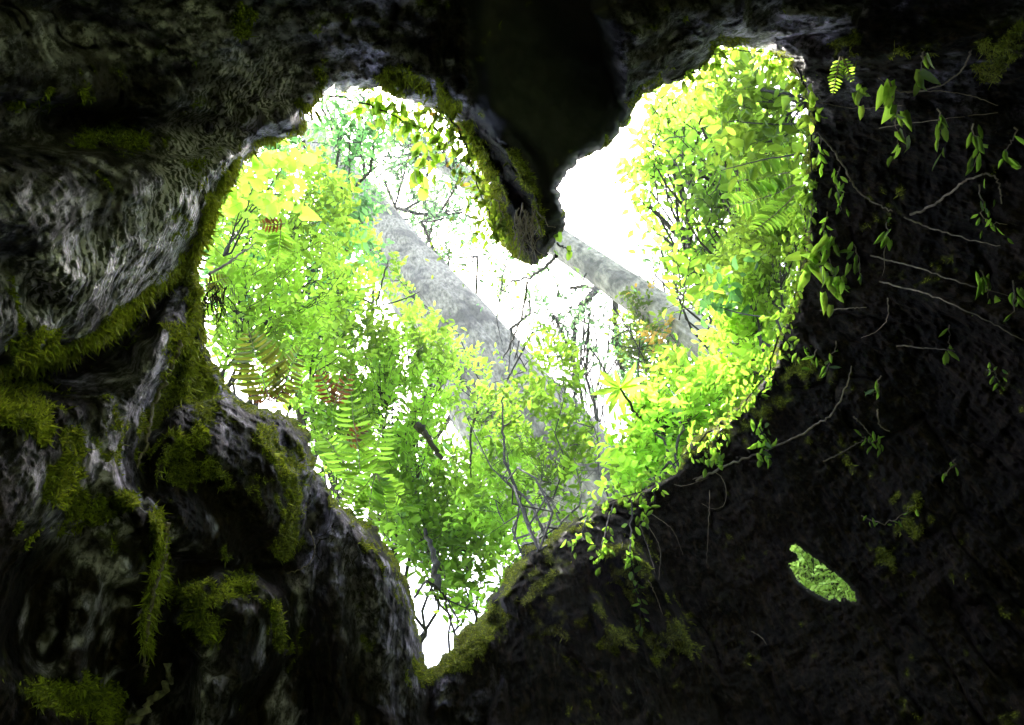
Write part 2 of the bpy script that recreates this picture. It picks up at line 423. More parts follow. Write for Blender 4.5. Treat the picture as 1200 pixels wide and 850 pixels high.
# ------------------------------------------------------------------ mesh building
def mesh_from(name, V, faces_list, attrs=None, mats=None, smooth=False):
    """faces_list: list of int arrays (n,k)"""
    me = bpy.data.meshes.new(name)
    V = np.asarray(V, np.float32)
    me.vertices.add(len(V)); me.vertices.foreach_set('co', V.ravel())
    fl = [np.asarray(f, np.int32) for f in faces_list if len(f)]
    nl = sum(f.size for f in fl); nf = sum(len(f) for f in fl)
    me.loops.add(nl); me.polygons.add(nf)
    me.loops.foreach_set('vertex_index', np.concatenate([f.ravel() for f in fl]))
    tot = np.concatenate([np.full(len(f), f.shape[1], np.int32) for f in fl])
    st = np.concatenate([[0], np.cumsum(tot)[:-1]]).astype(np.int32)
    me.polygons.foreach_set('loop_start', st)
    if smooth: me.polygons.foreach_set('use_smooth', np.ones(nf, bool))
    me.update(calc_edges=True)
    for k, v in (attrs or {}).items():
        a = me.attributes.new(k, 'FLOAT', 'POINT'); a.data.foreach_set('value', np.asarray(v, np.float32))
    if mats: me.materials.append(mats)
    return me
def link(name, me, parent=None, **kw):
    o = bpy.data.objects.new(name, me); COL.objects.link(o)
    if parent is not None:
        o.parent = parent
        if me is not None: o.location = [-x for x in parent.location]
    for k, v in kw.items(): o[k] = v
    return o
def thing(name, label, cat, loc, group=None):
    o = bpy.data.objects.new(name, None); COL.objects.link(o)
    o.location = [float(x) for x in loc]; o['label'] = label; o['category'] = cat
    if group: o['group'] = group
    return o

class Tubes:
    def __init__(s): s.V = []; s.Fq = []; s.n = 0
    def add(s, pts, rad, sides=5):
        pts = np.asarray(pts, float); n = len(pts)
        rad = np.broadcast_to(np.asarray(rad, float), (n,))
        t = nrm(np.gradient(pts, axis=0))
        ref = np.array([.31, .57, .76]); u = nrm(np.cross(t, ref)); w = np.cross(t, u)
        a = np.arange(sides) * 2 * math.pi / sides
        ring = pts[:, None] + rad[:, None, None] * (np.cos(a)[None, :, None] * u[:, None] + np.sin(a)[None, :, None] * w[:, None])
        s.V.append(ring.reshape(-1, 3))
        i, j = np.meshgrid(np.arange(n - 1), np.arange(sides), indexing='ij')
        i = i.ravel(); j = j.ravel(); k = (j + 1) % sides
        s.Fq.append(s.n + np.stack([i * sides + j, i * sides + k, (i + 1) * sides + k, (i + 1) * sides + j], 1))
        s.n += n * sides
    def build(s, name, mat, parent=None, **kw):
        if not s.V: return None
        return link(name, mesh_from(name, np.concatenate(s.V), [np.concatenate(s.Fq)], mats=mat, smooth=True), parent, **kw)

OVAL = [(0, 0, 0), (-.30, .18, .03), (0, .2, -.04), (.30, .18, .03), (-.5, .5, .04), (0, .5, -.05), (.5, .5, .04), (-.30, .82, .0), (0, .82, -.06), (.30, .82, .0), (0, 1, -.12)]
OVAL_T = [(0, 2, 1), (0, 3, 2), (7, 8, 10), (8, 9, 10)]
OVAL_Q = [(1, 2, 5, 4), (2, 3, 6, 5), (4, 5, 8, 7), (5, 6, 9, 8)]
DIAM = [(0, 0, 0), (-.5, .45, .05), (0, .5, -.06), (.5, .45, .05), (0, 1, -.08)]
DIAM_T = [(0, 2, 1), (0, 3, 2), (1, 2, 4), (2, 3, 4)]
HEARTLEAF = [(0, 0, 0), (-.38, -.06, .05), (0, .12, -.04), (.38, -.06, .05), (-.55, .32, .06), (0, .4, -.05), (.55, .32, .06), (-.34, .72, .0), (0, .75, -.07), (.34, .72, .0), (0, 1, -.15)]
class Leaves:
    def __init__(s): s.P = []; s.D = []; s.Nn = []; s.Ln = []; s.W = []; s.T = []
    def add(s, P, D, Nn, Ln, W, T=None):
        P = np.atleast_2d(P); n = len(P)
        s.P.append(P); s.D.append(np.broadcast_to(np.atleast_2d(D), (n, 3))); s.Nn.append(np.broadcast_to(np.atleast_2d(Nn), (n, 3)))
        s.Ln.append(np.broadcast_to(np.asarray(Ln, float), (n,))); s.W.append(np.broadcast_to(np.asarray(W, float), (n,)))
        s.T.append(rng.random(n) if T is None else np.broadcast_to(np.asarray(T, float), (n,)))
    def build(s, name, mat, parent=None, shape='oval', **kw):
        if not s.P: return None
        P = np.concatenate(s.P); D = nrm(np.concatenate(s.D)); Nn = np.concatenate(s.Nn)
        Ln = np.concatenate(s.Ln); W = np.concatenate(s.W); T = np.concatenate(s.T)
        X = nrm(np.cross(D, Nn)); Z = np.cross(X, D)
        tpl, tt, qq = {'oval': (OVAL, OVAL_T, OVAL_Q), 'diamond': (DIAM, DIAM_T, []), 'heart': (HEARTLEAF, OVAL_T, OVAL_Q)}[shape]
        tpl = np.array(tpl)
        V = (P[:, None] + X[:, None] * (tpl[None, :, 0:1] * W[:, None, None]) + D[:, None] * (tpl[None, :, 1:2] * Ln[:, None, None])
             + Z[:, None] * (tpl[None, :, 2:3] * ((Ln + W) * rng.uniform(.2, 2.4, len(P)))[:, None, None] * .9))
        k = len(tpl); off = np.arange(len(P)) * k
        ft = (off[:, None, None] + np.array(tt)[None]).reshape(-1, 3)
        fl = [ft]
        if qq: fl.append((off[:, None, None] + np.array(qq)[None]).reshape(-1, 4))
        return link(name, mesh_from(name, V.reshape(-1, 3), fl, {'tint': np.repeat(T, k)}, mat), parent, **kw)

# ------------------------------------------------------------------ the hollow stump
def axis_coords(lo, a, b, hi, fine, coarse):
    return np.concatenate([np.arange(lo, a, coarse), np.arange(a, b, fine), np.arange(b, hi + coarse, coarse)])
gx = axis_coords(-520, -30, 1230, 1720, 1.5, 14); gy = axis_coords(-520, -30, 880, 1370, 1.5, 14)
GX, GY = np.meshgrid(gx, gy)
D, RR, DH, DW, MOSS, PALE, REG, RIP, WORN = field(GX, GY)
HOLE = (DH < 0) | (DW < 0)
PT = CAM + D * RR[..., None]
ny, nx = GX.shape
idx = np.arange(ny * nx).reshape(ny, nx)
quad = np.stack([idx[:-1, :-1], idx[1:, :-1], idx[1:, 1:], idx[:-1, 1:]], -1).reshape(-1, 4)
hq = HOLE.ravel()[quad]
keep = ~hq.all(1)
quad = quad[keep]
qreg = REG.ravel()[quad[:, 0]]
stump = thing('hollow_stump', 'huge hollow mossy old tree stump seen from inside, with a heart shaped opening', 'tree stump', (0, 0, 0))
inner_parts = []
for k, nm, lb in ((0, 'left_wall', 'wet grey and mossy left wall with folded ridges'), (1, 'roof', 'dark knotted roof above the opening'),
              (2, 'right_wall', 'very dark right wall hung with roots'), (3, 'hanging_lobe', 'smooth dark lobe that notches the heart'),
              (4, 'root_buttress', 'rounded mossy buttress under the point of the heart')):
    f = quad[qreg == k]
    used, inv = np.unique(f, return_inverse=True)
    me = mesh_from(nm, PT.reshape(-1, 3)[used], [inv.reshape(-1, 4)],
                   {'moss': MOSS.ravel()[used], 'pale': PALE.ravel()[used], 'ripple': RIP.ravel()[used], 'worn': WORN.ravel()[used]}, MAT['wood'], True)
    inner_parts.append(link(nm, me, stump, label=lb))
# outer bark: a sheet half a metre outside the inner one, with the same openings
sx = slice(None, None, 6)
gx2 = np.arange(-520, 1721, 10.); gy2 = np.arange(-520, 1371, 10.)
X2, Y2 = np.meshgrid(gx2, gy2)
D2, R2, H2, W2 = field(X2, Y2, 'r')
R2o = base_r(X2, Y2) + .42 + .06 * fbm((D2 * 12).astype(np.float32), 3, 3)
i2 = np.arange(X2.size).reshape(X2.shape)
q2 = np.stack([i2[:-1, :-1], i2[:-1, 1:], i2[1:, 1:], i2[1:, :-1]], -1).reshape(-1, 4)
q2 = q2[((H2.ravel()[q2] > 3) & (W2.ravel()[q2] > 2)).all(1)]
me = mesh_from('outer_bark', (CAM + D2 * R2o[..., None]).reshape(-1, 3), [q2], {'moss': np.full(X2.size, .5), 'pale': np.full(X2.size, .2)}, MAT['wood'], True)
link('outer_bark', me, stump)
# rear wall, closing the chamber behind and below the eye
nt_, np_ = 90, 160
th, ph = np.meshgrid(np.linspace(R_(38), math.pi, nt_), np.linspace(0, 2 * math.pi, np_ + 1), indexing='ij')
dc = np.stack([np.sin(th) * np.cos(ph), np.sin(th) * np.sin(ph), -np.cos(th)], -1)
with np.errstate(divide='ignore', invalid='ignore'):
    ppx = 600 + F * dc[..., 0] / np.where(dc[..., 2] < -1e-3, -dc[..., 2], 1e-3); ppy = 425 - F * dc[..., 1] / np.where(dc[..., 2] < -1e-3, -dc[..., 2], 1e-3)
front = (dc[..., 2] < -1e-3) & (ppx > -470) & (ppx < 1670) & (ppy > -470) & (ppy < 1320)
cx = np.clip(ppx, -500, 1700); cy = np.clip(ppy, -500, 1350)
rb = base_r(cx, cy) * (1 - sstep(R_(70), R_(120), th)) + 2.4 * sstep(R_(70), R_(120), th)
dwor = dc @ M3.T
rb = rb + .18 * fbm((dwor * 6).astype(np.float32), 4, 2) + .03
pb = CAM + dwor * rb[..., None]
ib = np.arange(th.size).reshape(th.shape)
qb = np.stack([ib[:-1, :-1], ib[:-1, 1:], ib[1:, 1:], ib[1:, :-1]], -1).reshape(-1, 4)
az_ = np.degrees(np.arctan2(dwor[..., 0], dwor[..., 1])); elv = np.degrees(np.arcsin(np.clip(dwor[..., 2], -1, 1)))
dn = 6 * fbm((dwor * 5).astype(np.float32), 3, 66)
door = (np.abs(az_ - 120 + dn) < 40 - np.clip(elv + dn, 0, 60) * .7) & (elv < 40)      # the entrance of the hollow, behind and right of the eye
qb = qb[~(front.ravel()[qb].all(1) | door.ravel()[qb].all(1))]
me = mesh_from('rear_wall', pb.reshape(-1, 3), [qb], {'moss': np.clip(fbm((dwor.reshape(-1, 3) * 5).astype(np.float32), 3, 8), 0, 1), 'pale': np.zeros(th.size)}, MAT['wood'], True)
link('rear_wall', me, stump)

# wall lookup
def wall_r(px, py):
    px = np.atleast_1d(px).astype(float); py = np.atleast_1d(py).astype(float)
    i = np.clip(np.searchsorted(gy, py), 1, ny - 2); j = np.clip(np.searchsorted(gx, px), 1, nx - 2)
    return np.minimum.reduce([RR[i + a, j + b] for a in (-1, 0, 1) for b in (-1, 0, 1)])

# ------------------------------------------------------------------ moss tufts
def moss_tufts():
    nrmls = np.cross(np.gradient(PT, axis=1), np.gradient(PT, axis=0)); nrmls = nrm(nrmls)
    nrmls = np.where((nrmls * D).sum(-1, keepdims=True) > 0, -nrmls, nrmls)
    vis = (GX > -30) & (GX < 1230) & (GY > -30) & (GY < 880) & ~HOLE
    w = np.where(vis, np.clip(MOSS - .35, 0, 1), 0).ravel(); w = w / w.sum()
    n = 90000
    pick = rng.choice(w.size, n, p=w)
    P = PT.reshape(-1, 3)[pick]; Nn = nrmls.reshape(-1, 3)[pick]
    d = nrm(Nn * .6 + rng.normal(0, .6, (n, 3)) - UP * .5)
    Ln = rng.uniform(.005, .015, n) * (1 + 1.2 * (rng.random(n) > .93)); W = rng.uniform(.002, .0045, n)
    lf = Leaves(); cl = .5 + .5 * fbm((P * 14).astype(np.float32), 2, 44)
    lf.add(P - Nn * .003, d, nrm(rng.normal(0, 1, (n, 3))), Ln, W, np.clip(cl + rng.normal(0, .2, n), 0, 1))
    w2 = np.where(vis, MOSS * (np.exp(-(d_line(GX, GY, [(275,200),(245,290),(235,380),(245,450)]) / 26) ** 2) + .8 * np.exp(-(d_line(GX, GY, [(230,300),(130,384),(40,430)]) / 9) ** 2)
         + np.exp(-(d_line(GX, GY, [(540,150),(570,240),(595,290)]) / 16) ** 2) + .7 * np.exp(-(d_line(GX, GY, [(300,170),(370,125),(450,95),(530,130)]) / 12) ** 2)
         + .5 * np.exp(-(d_line(GX, GY, [(190,560),(192,660),(170,770)]) / 8) ** 2)), 0).ravel(); w2 = w2 / w2.sum()
    pk = rng.choice(w2.size, 16000, p=w2); P = PT.reshape(-1, 3)[pk]; Nn = nrmls.reshape(-1, 3)[pk]; n = 16000
    lf.add(P, nrm(IMG_DOWN * .6 - UP * .3 + Nn * .4 + rng.normal(0, .4, (n, 3))), nrm(rng.normal(0, 1, (n, 3))), rng.gamma(2.2, .0055, n) + .006, rng.uniform(.0012, .0024, n), rng.uniform(.3, 1, n))
    lf.build('moss', MAT['moss'], shape='diamond', kind='stuff', label='yellow green moss matted over the ridges and rim of the stump', category='moss')
moss_tufts()

# ------------------------------------------------------------------ plants
def wobble(a, b, n, amp, sag=0):
    a = np.asarray(a, float); b = np.asarray(b, float)
    t = np.linspace(0, 1, n)[:, None]; L_ = np.linalg.norm(b - a)
    p = a + (b - a) * t
    off = np.cumsum(rng.normal(0, 1, (n, 3)), 0); off = off - off[-1] * t - off[0] * (1 - t)
    return p + off * amp * L_ / n - UP * (sag * L_ * t * (1 - t) * 4)
def plant(name, label, cat, base, blobs, mat, leaf, n_twig, wl=.45, shape='oval', stem_r=.02, per=(7, 12), twig_l=None, up=.5,
          twig_mat='twig', group=None, flat=.8, branch_frac=.35):
    """blobs: (px,py,rx,ry,r,dr,weight) - clumps of the crown, leaf = leaf length in metres"""
    base = np.asarray(base, float)
    root = thing(name, label, cat, base, group)
    tb = Tubes(); lf = Leaves()
    W = np.array([b[6] if len(b) > 6 else b[2] * b[3] for b in blobs], float); W /= W.sum()
    twig_l = twig_l or leaf * 4
    for b, w in zip(blobs, W):
        px, py, rx, ry, r, dr = b[:6]
        c = at(px, py, r)
        br = wobble(base, c, 10, .35)
        tb.add(br, np.linspace(stem_r, stem_r * .35, 10), 6)
        k = max(3, int(n_twig * w))
        for q in range(k):
            a = rng.uniform(0, 2 * math.pi); s = math.sqrt(rng.random())
            # uneven crown: push towards sub-clumps
            tip = at(px + rx * s * math.cos(a), py + ry * s * math.sin(a), r + rng.uniform(-dr, dr))
            j = rng.integers(5, 10)
            d = nrm(nrm(tip - br[j]) * .7 + UP * up + rng.normal(0, .45, 3))
            tl = twig_l * rng.uniform(.6, 1.3)
            st = tip - d * tl * .5
            if rng.random() < branch_frac:
                tb.add(wobble(br[j], st, 5, .3), np.linspace(stem_r * .28, stem_r * .12, 5), 4)
            n = rng.integers(*per); ls = leaf * rng.uniform(.65, 1.15)
            tw = wobble(st, st + d * tl, 5, .25)
            tb.add(tw, np.linspace(stem_r * .12, stem_r * .05, 5), 3)
            t = np.linspace(.12, 1, n)
            P = np.stack([np.interp(t * 4, np.arange(5), tw[:, i]) for i in range(3)], 1)
            side = nrm(np.cross(d, UP + rng.normal(0, .2, 3)))
            sg = np.where(np.arange(n) % 2 == 0, 1, -1)[:, None]
            dd = nrm(side * sg * .9 + d * .65 + rng.normal(0, .28, (n, 3)))
            nn = nrm(UP * flat + rng.normal(0, .42, (n, 3)))
            Ln = ls * rng.uniform(.6, 1.25, n)
            lf.add(P, dd, nn, Ln, Ln * wl * rng.uniform(.8, 1.2, n), np.clip(.50 + 1.25 * float(fbm((tip * 2.2).astype(np.float32)[None], 2, 5)[0]) + rng.normal(0, .16) + rng.normal(0, .14, n), 0, 1))
    tb.build('branches', MAT[twig_mat], root)
    lf.build('leaves', MAT[mat], root, shape=shape)
    return root
def wp(px, py, off=.03):
    return at(px, py, wall_r(px, py)[0] - off)

# --- outside, left half of the opening
plant('round_leaved_shrub', 'shrub with big round pale green leaves under the black knob of the roof', 'shrub', at(262, 300, 3.7),
      [(300, 200, 26, 24, 3.9, .2), (335, 190, 22, 20, 4.1, .2), (290, 235, 20, 22, 3.9, .2), (330, 225, 22, 22, 4.0, .2)], 'leaf_yellow', .062, 34, 0.85, 'heart', .005, (3, 5), up=.3)
plant('leafy_shrub', 'bright yellow green shrub crowding the upper left side of the opening', 'shrub', at(240, 520, 4.6),
      [(290, 280, 60, 60, 4.9, .6), (360, 250, 50, 60, 5.4, .6), (290, 370, 60, 60, 4.9, .5), (370, 330, 55, 60, 5.4, .6), (340, 420, 60, 50, 5.2, .6), (400, 390, 45, 45, 5.7, .6)],
      'leaf_yellow', .058, 560, .5, 'oval', .012, up=.5)
plant('leafy_shrub', 'dense small leaved green shrub in front of the thick grey trunk', 'shrub', at(470, 800, 5.4),
      [(430, 420, 45, 45, 6.0, .5), (490, 420, 45, 40, 6.2, .5), (460, 480, 60, 45, 6.0, .5), (520, 450, 22, 30, 6.3, .5), (500, 540, 55, 45, 6.0, .6), (440, 550, 45, 45, 5.8, .5),
       (550, 575, 30, 40, 6.2, .5), (385, 500, 35, 50, 5.6, .4)],
      'leaf_green', .064, 680, .45, 'oval', .014, up=.6)
plant('leafy_shrub', 'green shrub filling the narrow slit below the heart', 'shrub', at(560, 860, 5.2),
      [(500, 630, 45, 40, 5.4, .4), (545, 650, 40, 40, 5.4, .4), (530, 600, 50, 40, 5.6, .4), (540, 700, 25, 25, 5.2, .3), (590, 620, 35, 30, 5.5, .3), (470, 600, 25, 35, 5.3, .3)],
      'leaf_green', .075, 300, .42, 'oval', .012, up=.5)
plant('slender_tree', 'darker blue green sapling foliage behind the top left of the heart', 'tree', at(330, 700, 9.5),
      [(400, 160, 30, 40, 10, .8), (385, 220, 30, 40, 10, .8), (400, 290, 28, 40, 9.8, .8), (440, 150, 25, 25, 10.2, .8), (395, 350, 30, 40, 9.8, .8)],
      'leaf_deep', .10, 150, .45, 'oval', .05, up=.4)
plant('leafy_shrub', 'deep green sapling shrub in the shade behind the upper left foliage', 'shrub', at(280, 620, 7.0),
      [(290, 320, 55, 90, 7.2, .6), (350, 400, 70, 60, 7.4, .6), (380, 300, 30, 80, 7.6, .6), (320, 200, 40, 40, 7.2, .5), (430, 500, 40, 50, 7.6, .6), (520, 600, 60, 60, 7.4, .6)],
      'leaf_deep', .10, 330, .45, 'oval', .02, up=.4)
# --- middle
plant('dark_stemmed_shrub', 'loose small leaved shrub with dark stems rising from the point of the heart', 'shrub', wp(632, 645, .0),
      [(600, 455, 38, 35, 5.4, .5), (655, 450, 30, 40, 5.6, .5), (640, 520, 60, 45, 5.2, .5), (590, 520, 35, 45, 5.2, .4), (672, 520, 22, 40, 5.4, .4), (630, 585, 50, 30, 4.8, .4), (640, 410, 30, 25, 6, .4),
       (570, 590, 40, 30, 4.9, .4)],
      'leaf_green', .060, 290, .45, 'oval', .006, up=.6, branch_frac=.6)
plant('whorled_leaf_shrub', 'shrub with light green clustered leaves along the lower right rim', 'shrub', wp(790, 560, -.3),
      [(755, 540, 34, 30, 4.5, .3), (790, 500, 50, 35, 4.6, .4), (770, 560, 30, 20, 4.3, .2), (840, 470, 35, 30, 4.5, .3), (762, 500, 24, 30, 4.8, .3), (800, 450, 40, 30, 4.9, .3), (745, 568, 20, 12, 4.3, .2)],
      'leaf_green', .066, 380, .42, 'oval', .009, up=.5)
plant('leafy_shrub', 'bright green shrub against the right rim of the opening', 'shrub', wp(925, 430, -.3),
      [(905, 290, 38, 50, 4.4, .3), (890, 350, 38, 40, 4.5, .3), (870, 400, 38, 40, 4.5, .3), (915, 240, 25, 40, 4.3, .3), (860, 330, 30, 40, 4.8, .3), (880, 440, 25, 20, 4.3, .2)],
      'leaf_yellow', .06, 400, .45, 'oval', .009, up=.5)
plant('broad_leaved_shrub', 'shrub with large pointed leaves at the top right corner of the heart', 'shrub', wp(955, 110, -.3),
      [(900, 110, 40, 40, 3.9, .25), (860, 110, 35, 45, 4.2, .3), (920, 160, 22, 35, 3.8, .2), (880, 170, 35, 35, 4.1, .3), (830, 110, 25, 25, 4.4, .3)],
      'leaf_yellow', .075, 190, .5, 'oval', .007, (3, 6), up=.1)
plant('leafy_tree', 'green tree crown behind the right lobe of the heart', 'tree', at(1050, 700, 9.0),
      [(840, 170, 50, 60, 8.5, .8), (790, 190, 40, 50, 9.0, .8), (860, 260, 50, 55, 8.5, .8), (830, 330, 40, 45, 8.5, .8), (760, 240, 30, 45, 9.5, .6, 700), (890, 200, 45, 60, 8, .8), (800, 130, 35, 30, 9, .6)],
      'leaf_green', .13, 330, .5, 'oval', .07, up=.3)
plant('blue_green_conifer', 'hazy blue green tree below the pale leaning trunk', 'tree', at(950, 900, 13),
      [(780, 450, 50, 40, 13, 1), (820, 400, 40, 40, 13, 1), (850, 450, 40, 40, 12.5, 1), (740, 400, 25, 30, 14, 1), (760, 500, 30, 30, 13, 1)],
      'leaf_deep', .12, 210, .25, 'oval', .09, up=.2)
# --- pale canopy in the white sky
plant('canopy_tree', 'thin pale tree canopy high in the white sky beside the lobe', 'tree', at(330, 900, 20),
      [(520, 250, 45, 35, 20, 1.5), (560, 300, 50, 25, 20, 1.5), (480, 180, 25, 25, 20, 1.5), (620, 340, 40, 30, 20, 1.5), (540, 210, 25, 20, 20, 1.5), (450, 210, 20, 25, 20, 1.5)],
      'leaf_far', .17, 120, .4, 'oval', .09, up=.1)
plant('canopy_tree', 'sparse tree top with drooping dark twigs between the two trunks', 'tree', at(760, 900, 16),
      [(690, 380, 30, 40, 16, 1), (730, 420, 25, 40, 16, 1), (650, 370, 30, 30, 16, 1), (790, 290, 40, 35, 15, 1)],
      'leaf_far', .13, 90, .4, 'oval', .08, up=-.2, branch_frac=.8)

# behind the small window
plant('bank_shrub', 'sunlit green foliage seen through the small torn hole in the right wall', 'shrub', at(1010, 790, 5.2),
      [(960, 672, 60, 50, 5.0, .3), (990, 700, 50, 40, 5.1, .3), (930, 640, 45, 40, 5.1, .3), (965, 675, 40, 35, 5.5, .2)], 'leaf_pale', .04, 900, .4, 'oval', .014, up=.4)

# ------------------------------------------------------------------ big trunks
def vertical_r(pa, ra, pb, lean=0):
    A = at(*pa, ra); best = None
    for rb_ in np.linspace(ra * .8, ra * 6, 800):
        d = nrm(at(*pb, rb_) - A)
        if best is None or d[2] > best[0]: best = (d[2], rb_)
    return best[1]
def big_tree(name, label, pa, ra, pb, wa, wb, mat, hmax, sides=40, rb=None):
    A = at(*pa, ra); rb = rb or vertical_r(pa, ra, pb); B = at(*pb, rb)
    d = nrm(B - A)
    print(name, 'rb', rb, 'dir', d)
    t0 = -(A[2] + .3) / d[2]; L_ = np.linalg.norm(B - A)
    wa = wa / F * ra / 2; wb = wb / F * rb / 2
    n = 260
    t = np.linspace(t0, hmax, n)
    ctr = A + d * t[:, None]
    rad = np.clip(wa + (wb - wa) * t / L_, wb * .6, None) + .35 * np.exp(-(t - t0) / 1.2)
    u = nrm(np.cross(d, [0, 1, .1])); w = np.cross(d, u)
    ns = 96
    a = np.arange(ns) * 2 * math.pi / ns
    ring = np.cos(a)[:, None] * u + np.sin(a)[:, None] * w
    P = ctr[:, None] + ring[None] * rad[:, None, None]
    q = np.concatenate([ring * 3.0, ], 1)[None] + (d * t[:, None] * .22)[:, None]
    dis = ridged((q * 2.2).astype(np.float32), 4, 7) * .045 + fbm((P * .8).astype(np.float32), 3, 17) * .05
    P = P + ring[None] * (dis * (rad[:, None] / .6))[..., None]
    i, j = np.meshgrid(np.arange(n - 1), np.arange(ns), indexing='ij'); i = i.ravel(); j = j.ravel(); k = (j + 1) % ns
    f = np.stack([i * ns + j, i * ns + k, (i + 1) * ns + k, (i + 1) * ns + j], 1)
    root = thing(name, label, 'tree', A + d * t0)
    link('trunk', mesh_from('trunk', P.reshape(-1, 3), [f], mats=MAT[mat], smooth=True), root)
    return root, A, d, t0, rad, t
def limb(tb, pts, r0, r1, sides=6):
    p = np.array([at(*q) if len(q) == 3 else q for q in pts]); n = len(p)
    t = np.linspace(0, n - 1, n * 5)
    pp = np.stack([np.interp(t, np.arange(n), p[:, i]) for i in range(3)], 1)
    pp[1:-1] += rng.normal(0, 1, (len(pp) - 2, 3)) * r0 * .35
    tb.add(pp, np.linspace(r0, r1, len(pp)), sides)
def crown(root, A, d, ts, mat, leaf, n_branch, spread, hang=0):
    tb = Tubes(); lf = Leaves()
    for q in range(n_branch):
        t = rng.uniform(*ts); s = A + d * t
        a = rng.uniform(0, 2 * math.pi)
        e = s + np.array([math.cos(a), math.sin(a), .25 - hang]) * spread * rng.uniform(.5, 1)
        br = wobble(s, e, 8, .4); tb.add(br, np.linspace(.07, .015, 8), 5)
        for k in range(14):
            j = rng.integers(3, 8); c = br[j] + rng.normal(0, .45, 3)
            n = 9; P = c + rng.normal(0, .28, (n, 3))
            Ln = leaf * rng.uniform(.6, 1.3, n)
            lf.add(P, nrm(rng.normal(0, 1, (n, 3))), nrm(UP + rng.normal(0, .5, (n, 3))), Ln, Ln * .45)
    tb.build('limbs', MAT['twig'], root); lf.build('crown', MAT[mat], root)
t1 = big_tree('cedar_tree', 'thick grey barked tree trunk crossing the opening diagonally', (668, 580), 9.0, (440, 262), 150, 54, 'bark_grey', 24)
crown(t1[0], t1[1], t1[2], (12, 24), 'leaf_deep', .16, 26, 4)
t2 = big_tree('leaning_tree', 'slimmer pale trunk right of the lobe with leafy plants growing on it', (830, 405), 12.0, (672, 296), 46, 33, 'bark_pale', 26)
crown(t2[0], t2[1], t2[2], (14, 26), 'leaf_far', .16, 20, 4)
# dark drooping boughs of the pale tree
r2 = vertical_r((830, 405), 12.0, (672, 296))
def r_on2(px): return 12.0 + (r2 - 12.0) * (830 - px) / (830 - 672)
tb = Tubes()
limb(tb, [(703, 332, r_on2(703)), (690, 350, 17), (677, 370, 16.8), (670, 395, 16.5), (672, 440, 16.3), (672, 500, 16)], .085, .03)
limb(tb, [(703, 332, r_on2(703)), (690, 336, 17.2), (668, 338, 17)], .08, .03)
limb(tb, [(720, 345, r_on2(720)), (722, 385, 16), (726, 410, 15.6), (730, 445, 15.4)], .07, .03)
limb(tb, [(722, 395, 15.8), (728, 425, 15.5), (731, 435, 15.4)], .10, .04)
tb.build('hanging_limb', MAT['twig'], t2[0])

# loose boughs seen against the sky
def bough(label, segs, mat='twig', leaves=None, base=None, group=None, name='bare_bough'):
    p0 = at(*segs[0][0][0])
    root = thing(name, label, 'branch', p0, group)
    for pts, r0, r1 in segs:
        tb = Tubes(); limb(tb, pts, r0, r1); tb.build('stem', MAT[mat], root)
    if leaves:
        lf = Leaves()
        for (px, py, r, n, sp, ln, mt) in leaves:
            P = at(px + rng.normal(0, sp, n), py + rng.normal(0, sp, n), r + rng.normal(0, .05, n))
            Ln = ln * rng.uniform(.6, 1.2, n)
            lf.add(P, nrm(rng.normal(0, 1, (n, 3)) - UP * .2), nrm(UP + rng.normal(0, .5, (n, 3))), Ln, Ln * .5)
        lf.build('leaves', MAT[leaves[0][6]], root)
    return root
bough('thin dark bough dropping from the tip of the lobe through the white sky',
      [([(652, 300, 4.2), (640, 312, 4.6), (622, 325, 5.2), (600, 330, 5.6), (582, 324, 6)], .012, .005), ([(618, 330, 5.2), (612, 370, 5.4), (600, 400, 5.5), (590, 420, 5.6)], .009, .004),
       ([(640, 312, 4.6), (652, 330, 4.8), (655, 350, 5)], .005, .002), ([(600, 330, 5.6), (585, 345, 5.8), (584, 365, 5.9)], .005, .002)],
      leaves=[(590, 325, 5.7, 30, 14, .045, 'leaf_mixed'), (540, 300, 6, 40, 18, .045, 'leaf_mixed')])
bough('dark stems standing up among the leaves in front of the thick trunk',
      [([(630, 640, 3.9), (610, 590, 4.3), (592, 540, 4.5), (588, 500, 4.7), (590, 465, 4.9)], .013, .005), ([(590, 500, 4.7), (612, 486, 4.8)], .006, .003),
       ([(560, 480, 5), (552, 505, 5), (551, 540, 4.9), (552, 560, 4.9)], .010, .004), ([(640, 630, 3.9), (622, 590, 4.2), (600, 570, 4.4), (585, 555, 4.5)], .010, .004)])
bough('short dead snag poking through the shrub left of the thick trunk', [([(488, 498, 5.2), (500, 512, 5.2), (518, 538, 5.2)], .03, .014), ([(512, 690, 4.4), (510, 650, 4.5), (498, 620, 4.6)], .022, .012)])
bough('twisted twigs arching over the narrow slit', [([(486, 700, 3.3), (500, 680, 3.5), (515, 690, 3.6), (525, 705, 3.6), (537, 727, 3.5)], .006, .004), ([(515, 700, 3.6), (545, 712, 3.6), (560, 700, 3.7)], .004, .002)])
bough('pale dry stick jutting from the left rim', [([(245, 322, 3.0), (262, 312, 3.1), (280, 298, 3.2), (300, 286, 3.3)], .006, .002), ([(265, 311, 3.1), (275, 305, 3.15), (290, 306, 3.2)], .003, .001)], 'vine')
bough('thin dark bough arching across the thick grey trunk',
      [([(395, 330, 6.5), (440, 360, 6.6), (448, 330, 6.7), (455, 305, 6.8)], .012, .006), ([(440, 360, 6.6), (470, 352, 6.7), (492, 342, 6.7)], .009, .004), ([(440, 360, 6.6), (425, 395, 6.5)], .01, .006)])
bough('level leafy twig reaching in from the right rim', [([(945, 145, 3.5), (900, 146, 3.7), (860, 142, 3.9), (820, 150, 4.1)], .004, .002), ([(940, 180, 3.5), (890, 188, 3.7), (845, 200, 3.9)], .004, .002)])
